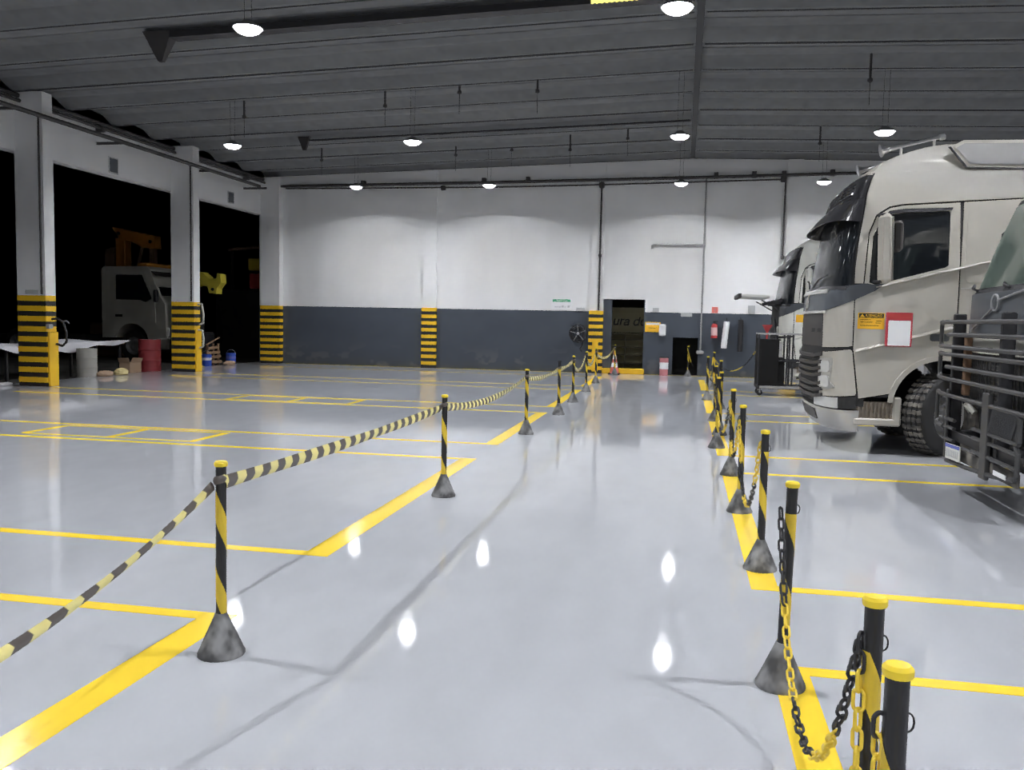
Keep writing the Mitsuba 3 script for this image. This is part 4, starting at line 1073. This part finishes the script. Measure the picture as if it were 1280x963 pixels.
E('hose', tube([(-13.1, 21.75, 1.15), (-12.98, 21.76, 1.14), (-12.95, 21.78, .9), (-12.98, 21.8, .7), (-13.08, 21.78, .66)], .03, 8), 'old_white', parent=k, smooth=True)

# ------------------------------------------------------------------ black cart in front of the white truck
k = thing('utility_cart', 'black steel utility cart with rails in front of the white truck', 'cart')
X0, X1, Y0, Y1 = 1.66, 3.15, 20.25, 20.95
E('deck', rb(X0, X1, Y0, Y1, .16, .24, .01), 'black_steel', parent=k)
E('deck_edge', bx(X0 + .06, X1 - .02, Y0 - .012, Y0, .17, .23), 'grey_steel', parent=k)
for x in (X0 + .02, 2.30, 2.42, X1 - .02):
    for y in (Y0 + .02, Y1 - .02):
        E('upright', rb(x - .018, x + .018, y - .018, y + .018, .24, 1.40, .004), 'black_steel', parent=k)
for y in (Y0 + .02, Y1 - .02):
    for z in (1.40, .80):
        E('rail', rb(X0, X1, y - .018, y + .018, z - .018, z + .018, .004), 'grey_steel' if z > 1 else 'black_steel', parent=k)
E('end_panel', bx(X0 + .005, X0 + .03, Y0 + .03, Y1 - .03, .24, 1.30), 'black_void', parent=k)
E('front_panel', rb(X0 + .03, X0 + .46, Y0, Y0 + .03, .24, 1.28, .004), 'black_void', parent=k)
E('tray', rb(X0 + .03, X0 + .5, Y0 + .03, Y1 - .03, 1.255, 1.28, .004), 'black_steel', parent=k)
E('drawer_box', rb(X0 + .05, X0 + .60, Y0 + .05, Y1 - .05, .245, .86, .01), 'black_void', parent=k)
for x in (X0 + .08, X1 - .1):
    for y in (Y0 + .1, Y1 - .1):
        c = num(k + '__caster'); scene[c] = mikit.ply(lathe([(0, -.025), (.06, -.025), (.065, -.015), (.065, .015), (.06, .025), (0, .025)], 16, 'y', at=(x, y, .065)), 'tyre', smooth=30)
        E('fork', cat(bx(x - .02, x + .02, y - .035, y - .028, .06, .165), bx(x - .02, x + .02, y + .028, y + .035, .06, .165)), 'galvanised', parent=c)
k = thing('funnel', 'red funnel standing on the black cart', 'funnel')
E('cone', lathe([(0, 1.45), (.03, 1.45), (.11, 1.58), (.115, 1.60), (.105, 1.60), (.02, 1.47), (0, 1.465)], 20, at=(1.86, 20.42, .003)), 'red_paint', parent=k, smooth=35)
E('spout', lathe([(0, 1.28), (.022, 1.28), (.03, 1.45), (0, 1.45)], 16, at=(1.86, 20.42, .003)), 'red_paint', parent=k, smooth=35)
chain((0.73, 21.7, 0.80), (1.64, 20.6, 1.0), 0.40, 'plastic chain running from the farthest right post to the black cart', False, 12)

# ------------------------------------------------------------------ the dark yard beyond the left bays
GZ = -0.03
# table with a white sheet
k = thing('work_table', 'long low table under a white sheet beyond the left columns', 'table')
E('table_top', rb(-15.75, -14.82, 14.6, 21.0, .74, .78, .01), 'wood', parent=k)
for y in (14.8, 16.9, 19.0, 20.9):
    for x in (-15.65, -14.92):
        E('leg', rb(x - .03, x + .03, y - .03, y + .03, GZ, .74, .006), 'black_steel', parent=k)
nx, ny = 14, 80
V, Fc = [], []
for i in range(nx):
    for j in range(ny):
        y = 14.5 + 6.7 * j / (ny - 1); u = i / (nx - 1)
        x = -15.72 + .93 * min(u / .7, 1) + .03 * max(0, (u - .7) / .3)
        drop = max(0, (u - .7) / .3) * (.13 + .09 * math.sin(y * 1.1) + .05 * math.sin(y * 3.7 + 1))
        z = .80 - max(drop, 0) + .03 * math.sin(y * 2.3 + x * 4) * (1 - u * .5) + .05 * max(0, math.sin(y * .75 - .6))
        V.append((x + .025 * math.sin(y * 5) * max(0, u - .7), y, max(z, .785) if u <= .7 else z))
for i in range(nx - 1):
    for j in range(ny - 1):
        a = i * ny + j
        Fc += [[a, a + ny, a + ny + 1], [a, a + ny + 1, a + 1]]
E('white_sheet', trimesh.Trimesh(np.array(V), np.array(Fc), process=False), 'cloth_white', smooth=True, label='crumpled white sheet spread over the low table', cat='sheet')
drum_p = [(0, 0), (.285, 0), (.295, .015), (.285, .03), (.285, .30), (.297, .315), (.285, .33), (.285, .58), (.297, .595), (.285, .61), (.285, .86), (.295, .88), (.27, .87), (0, .865)]
def drum(x, y, mat, label, sz=1.0):
    k = thing('steel_drum', label, 'drum')
    E('body', lathe([(r * sz, z * sz) for r, z in drum_p], 26, at=(x, y, GZ)), mat, parent=k, smooth=30)
    E('bung', lathe([(0, .865 * sz), (.04, .865 * sz), (.04, .89 * sz), (0, .89 * sz)], 12, at=(x + .15, y, GZ)), 'galvanised', parent=k)
    E('lid', lathe([(0, .862 * sz), (.26 * sz, .862 * sz), (.26 * sz, .872 * sz), (0, .872 * sz)], 26, at=(x, y, GZ)), 'grey_steel', parent=k)
drum(-14.42, 18.93, 'drum_grey', 'pale grey drum in front of the sheeted table', .82)
drum(-14.42, 21.5, 'drum_red', 'dark red drum at the far end of the sheeted table', 1.02)
k = thing('cardboard_box', 'brown cardboard box beside the dark red drum', 'box')
E('body', rb(-14.62, -14.30, 20.45, 20.95, GZ, .26, .008), 'cardboard', parent=k)
E('flap', mv(bx(-.16, .16, 0, .005, 0, .16), -14.46, 20.46, .25, rx=25), 'cardboard', parent=k)
E('flap', mv(bx(-.16, .16, 0, .005, 0, .16), -14.46, 20.93, .25, rx=-35), 'cardboard', parent=k)
def lump(cx, cy, cz, sx, sy, sz, seed):
    m = trimesh.creation.icosphere(subdivisions=3)
    v = np.array(m.vertices); d = meshkit.fbm(v * 1.7 + seed, 3, seed) - .5
    v = v * (1 + .5 * d[:, None]) * [sx, sy, sz]
    v[:, 2] = np.maximum(v[:, 2], -sz * .6)
    m.vertices = v + [cx, cy, cz + sz * .6]
    return m
for i, (x, y, sx, sy, sz, mat, l) in enumerate(((-14.06, 19.75, .16, .22, .11, 'pale_yellow', 'crumpled pale yellow bag on the floor edge before the box'), (-14.12, 19.2, .16, .25, .09, 'cardboard', 'crumpled tan rag on the floor edge by the grey drum'), (-14.05, 23.1, .14, .5, .06, 'pale_yellow', 'crumpled pale rag on the floor edge past the second column'), (-13.98, 17.0, .13, .3, .05, 'cloth_white', 'crumpled white rag beside the first hazard column'), (-14.1, 25.2, .16, .3, .08, 'cardboard', 'crumpled cardboard scrap between the blue cans'), (-14.02, 15.82, .10, .2, .05, 'cloth_white', 'crumpled white rag left of the first hazard column'))):
    E('crumpled_rag', lump(x, y, 0 if x > -14.2 else GZ, sx, sy, sz, i + 3), mat, smooth=True, label=l, cat='rag')
for x, y, l in ((-14.45, 24.45, 'blue can with a pale band just past the second column'), (-14.35, 25.75, 'dark blue can nearer the back wall')):
    k = thing('paint_can', l, 'can')
    E('body', lathe([(0, 0), (.155, 0), (.16, .01), (.155, .02), (.155, .36), (.16, .375), (.15, .38), (0, .375)], 20, at=(x, y, GZ)), 'blue_paint', parent=k, smooth=30)
    E('band', lathe([(0, .2), (.157, .2), (.157, .28), (0, .28)], 20, at=(x, y, GZ)), 'blue_print' if y > 25 else 'cloth_white', parent=k, smooth=30)
    E('handle', tube([(x + .16 * math.cos(q), y, .33 + .13 * math.sin(q)) for q in np.linspace(0, math.pi, 9)], .006, 5), 'galvanised', parent=k)
k = thing('wooden_crate', 'broken brown crate between the two blue cans', 'crate')
for i in range(4):
    E('slat', mv(rb(-.02, .02, -.42, .42, -.045, .045, .005), -14.62, 25.15, .08 + .15 * i, rz=4 * i - 5, rx=3 * (i % 2)), 'wood', parent=k)
for y in (24.85, 25.2, 25.5):
    E('post', rb(-14.69, -14.63, y - .03, y + .03, GZ, .66, .005), 'wood', parent=k)
E('loose_board', mv(rb(-.03, .03, -.5, .5, -.015, .015, .004), -14.66, 25.2, .74, rx=12, rz=8), 'wood', parent=k)
k = thing('red_bin', 'small red bin at the left edge of the picture', 'bin')
E('body', rb(-14.2, -13.96, 15.05, 15.42, 0, .33, .015), 'red_paint', parent=k)
E('rim', rb(-14.22, -13.94, 15.03, 15.44, .31, .36, .01), 'red_paint', parent=k)

# white truck cab parked outside, facing the hall
k = thing('yard_truck', 'dim white truck cab parked outside, seen between the two hazard columns', 'truck')
pf = Polygon([(-19.2, .75), (-19.2, 3.02), (-19.1, 3.12), (-17.55, 3.14), (-17.42, 3.05), (-17.02, 2.12), (-16.86, 1.9), (-16.80, .45), (-17.25, .42)] + [(-18.1 + .62 * math.cos(q), .62 + .62 * math.sin(q)) for q in np.linspace(-.1, math.pi - .2, 12)] + [(-18.75, .75)])
E('cab_body', prism(pf.buffer(-.03).buffer(.03), 26.0, 28.35), 'old_white', parent=k)
d = E('door', prism(Polygon([(-18.78, 1.22), (-18.78, 2.95), (-17.62, 2.95), (-17.22, 2.0), (-17.2, 1.25)]), 25.985, 26.01), 'old_white', parent=k)
E('window', prism(Polygon([(-18.62, 2.05), (-18.62, 2.82), (-17.70, 2.82), (-17.36, 2.08), (-17.55, 1.98), (-17.75, 2.05)]).buffer(.03), 25.975, 25.99), 'cab_glass', parent=d)
E('handle', bx(-18.68, -18.42, 25.965, 25.99, 1.45, 1.53), 'print_black', parent=d)
ws = np.array([(-17.43, 26.12, 3.0), (-17.43, 28.2, 3.0), (-17.05, 28.2, 2.17), (-17.05, 26.12, 2.17)])
E('windshield', trimesh.convex.convex_hull(np.vstack([ws + [.012, 0, .01], ws - [.03, 0, .02]])), 'cab_glass', parent=k)
E('sun_visor', trimesh.convex.convex_hull(np.array([(-17.5, 26.05, 3.05), (-17.5, 28.3, 3.05), (-17.2, 26.05, 2.86), (-17.2, 28.3, 2.86), (-17.5, 26.05, 3.02), (-17.5, 28.3, 3.02), (-17.2, 26.05, 2.83), (-17.2, 28.3, 2.83)])), 'grille_dark', parent=k)
E('roof_lamp_bar', rb(-17.95, -17.55, 26.1, 28.2, 3.14, 3.26, .04), 'crane_orange', parent=k)
E('mirror', rb(-17.12, -16.98, 25.72, 25.86, 1.95, 2.35, .03), 'black_steel', parent=k)
E('mirror_arm', rod((-17.2, 26.0, 2.15), (-17.05, 25.8, 2.15), .015), 'black_steel', parent=k)
E('bumper', rb(-17.2, -16.7, 25.95, 28.4, .38, .78, .05), 'old_white', parent=k)
E('grille', rb(-16.84, -16.78, 26.4, 27.95, .95, 1.55, .02), 'grille_dark', parent=k)
E('headlamp', rb(-16.86, -16.74, 26.05, 26.35, .82, 1.1, .03), 'lamp_clear', parent=k)
E('chassis', bx(-24, -17.3, 26.7, 27.65, .5, .8), 'truck_gap', parent=k)
for x, y in ((-18.1, 26.25), (-18.1, 28.1), (-22.6, 26.25), (-22.6, 28.1)):
    w_ = num(k + '__wheel'); tw = T().translate([x, y, GZ + .511])
    scene[w_] = {**tyre_d, 'to_world': tw}
    put('rim', rim_d, tw, w_)
# orange crane behind it
k = thing('crane', 'rusty orange crane arm rising behind the dim white truck', 'crane')
E('mast', cat(rb(-20.75, -20.35, 28.9, 29.3, 1.1, 4.35, .03)), 'crane_orange', parent=k)
E('boom', prism(Polygon([(-20.9, 4.75), (-19.15, 4.42), (-19.12, 3.95), (-19.6, 3.98), (-20.2, 4.25), (-20.55, 4.28)]), 28.9, 29.3), 'crane_orange', parent=k)
E('fore_leg', rb(-19.42, -19.22, 28.98, 29.22, 2.9, 4.05, .02), 'rust', parent=k)
E('ram', rod((-20.2, 29.1, 2.4), (-19.75, 29.1, 4.1), .06), 'rust', parent=k)
E('pin', cat(rod((-20.6, 28.86, 4.5), (-20.6, 29.34, 4.5), .06), rod((-19.3, 28.86, 4.2), (-19.3, 29.34, 4.2), .06)), 'black_steel', parent=k)
E('side_plate', prism(Polygon([(-21.3, 1.2), (-20.8, 1.2), (-20.85, 4.0), (-21.2, 3.9)]), 28.95, 29.25), 'rust', parent=k)
E('base', rb(-21.6, -19.9, 28.5, 29.7, GZ, 1.2, .05), 'rust', parent=k)
# yellow machine parts right of the second column
k = thing('yellow_machine', 'yellow machine arm showing just right of the second hazard column', 'machine')
E('arm', prism(Polygon([(-15.9, 2.98), (-15.5, 2.96), (-15.25, 2.74), (-15.0, 2.76), (-14.97, 2.93), (-14.86, 2.90), (-14.83, 2.62), (-14.98, 2.45), (-15.0, 2.26), (-15.25, 2.27), (-15.32, 2.50), (-15.6, 2.54), (-15.9, 2.45)]), 26.0, 26.35), 'machine_yellow', parent=k)
E('pivot', rod((-15.12, 25.96, 2.4), (-15.12, 26.39, 2.4), .05), 'black_steel', parent=k)
E('mast', rb(-16.1, -15.75, 26.0, 26.35, 1.0, 2.95, .02), 'black_steel', parent=k)
E('base', rb(-16.4, -15.45, 25.6, 26.7, GZ, 1.0, .05), 'black_steel', parent=k)
k = thing('yard_machine', 'dark machine with a yellow panel over a red one, beside the last column', 'machine')
E('body', rb(-17.6, -15.6, 30.4, 32.0, GZ, 2.55, .06), 'black_steel', parent=k)
E('red_panel', rb(-16.15, -15.58, 30.36, 31.2, 2.58, 3.15, .02), 'red_paint', parent=k)
E('yellow_panel', rb(-16.2, -15.58, 30.36, 31.2, 3.27, 3.72, .02), 'machine_yellow', parent=k)
E('post', cat(rb(-16.0, -15.9, 30.7, 30.8, 2.5, 3.3, .01)), 'black_steel', parent=k)
E('boom', mv(rb(-.9, .9, -.06, .06, -.05, .05, .01), -16.4, 30.9, 4.15, ry=-5), 'rust', parent=k)
E('boom_post', rb(-17.2, -17.1, 30.85, 30.95, 2.5, 4.15, .01), 'black_steel', parent=k)
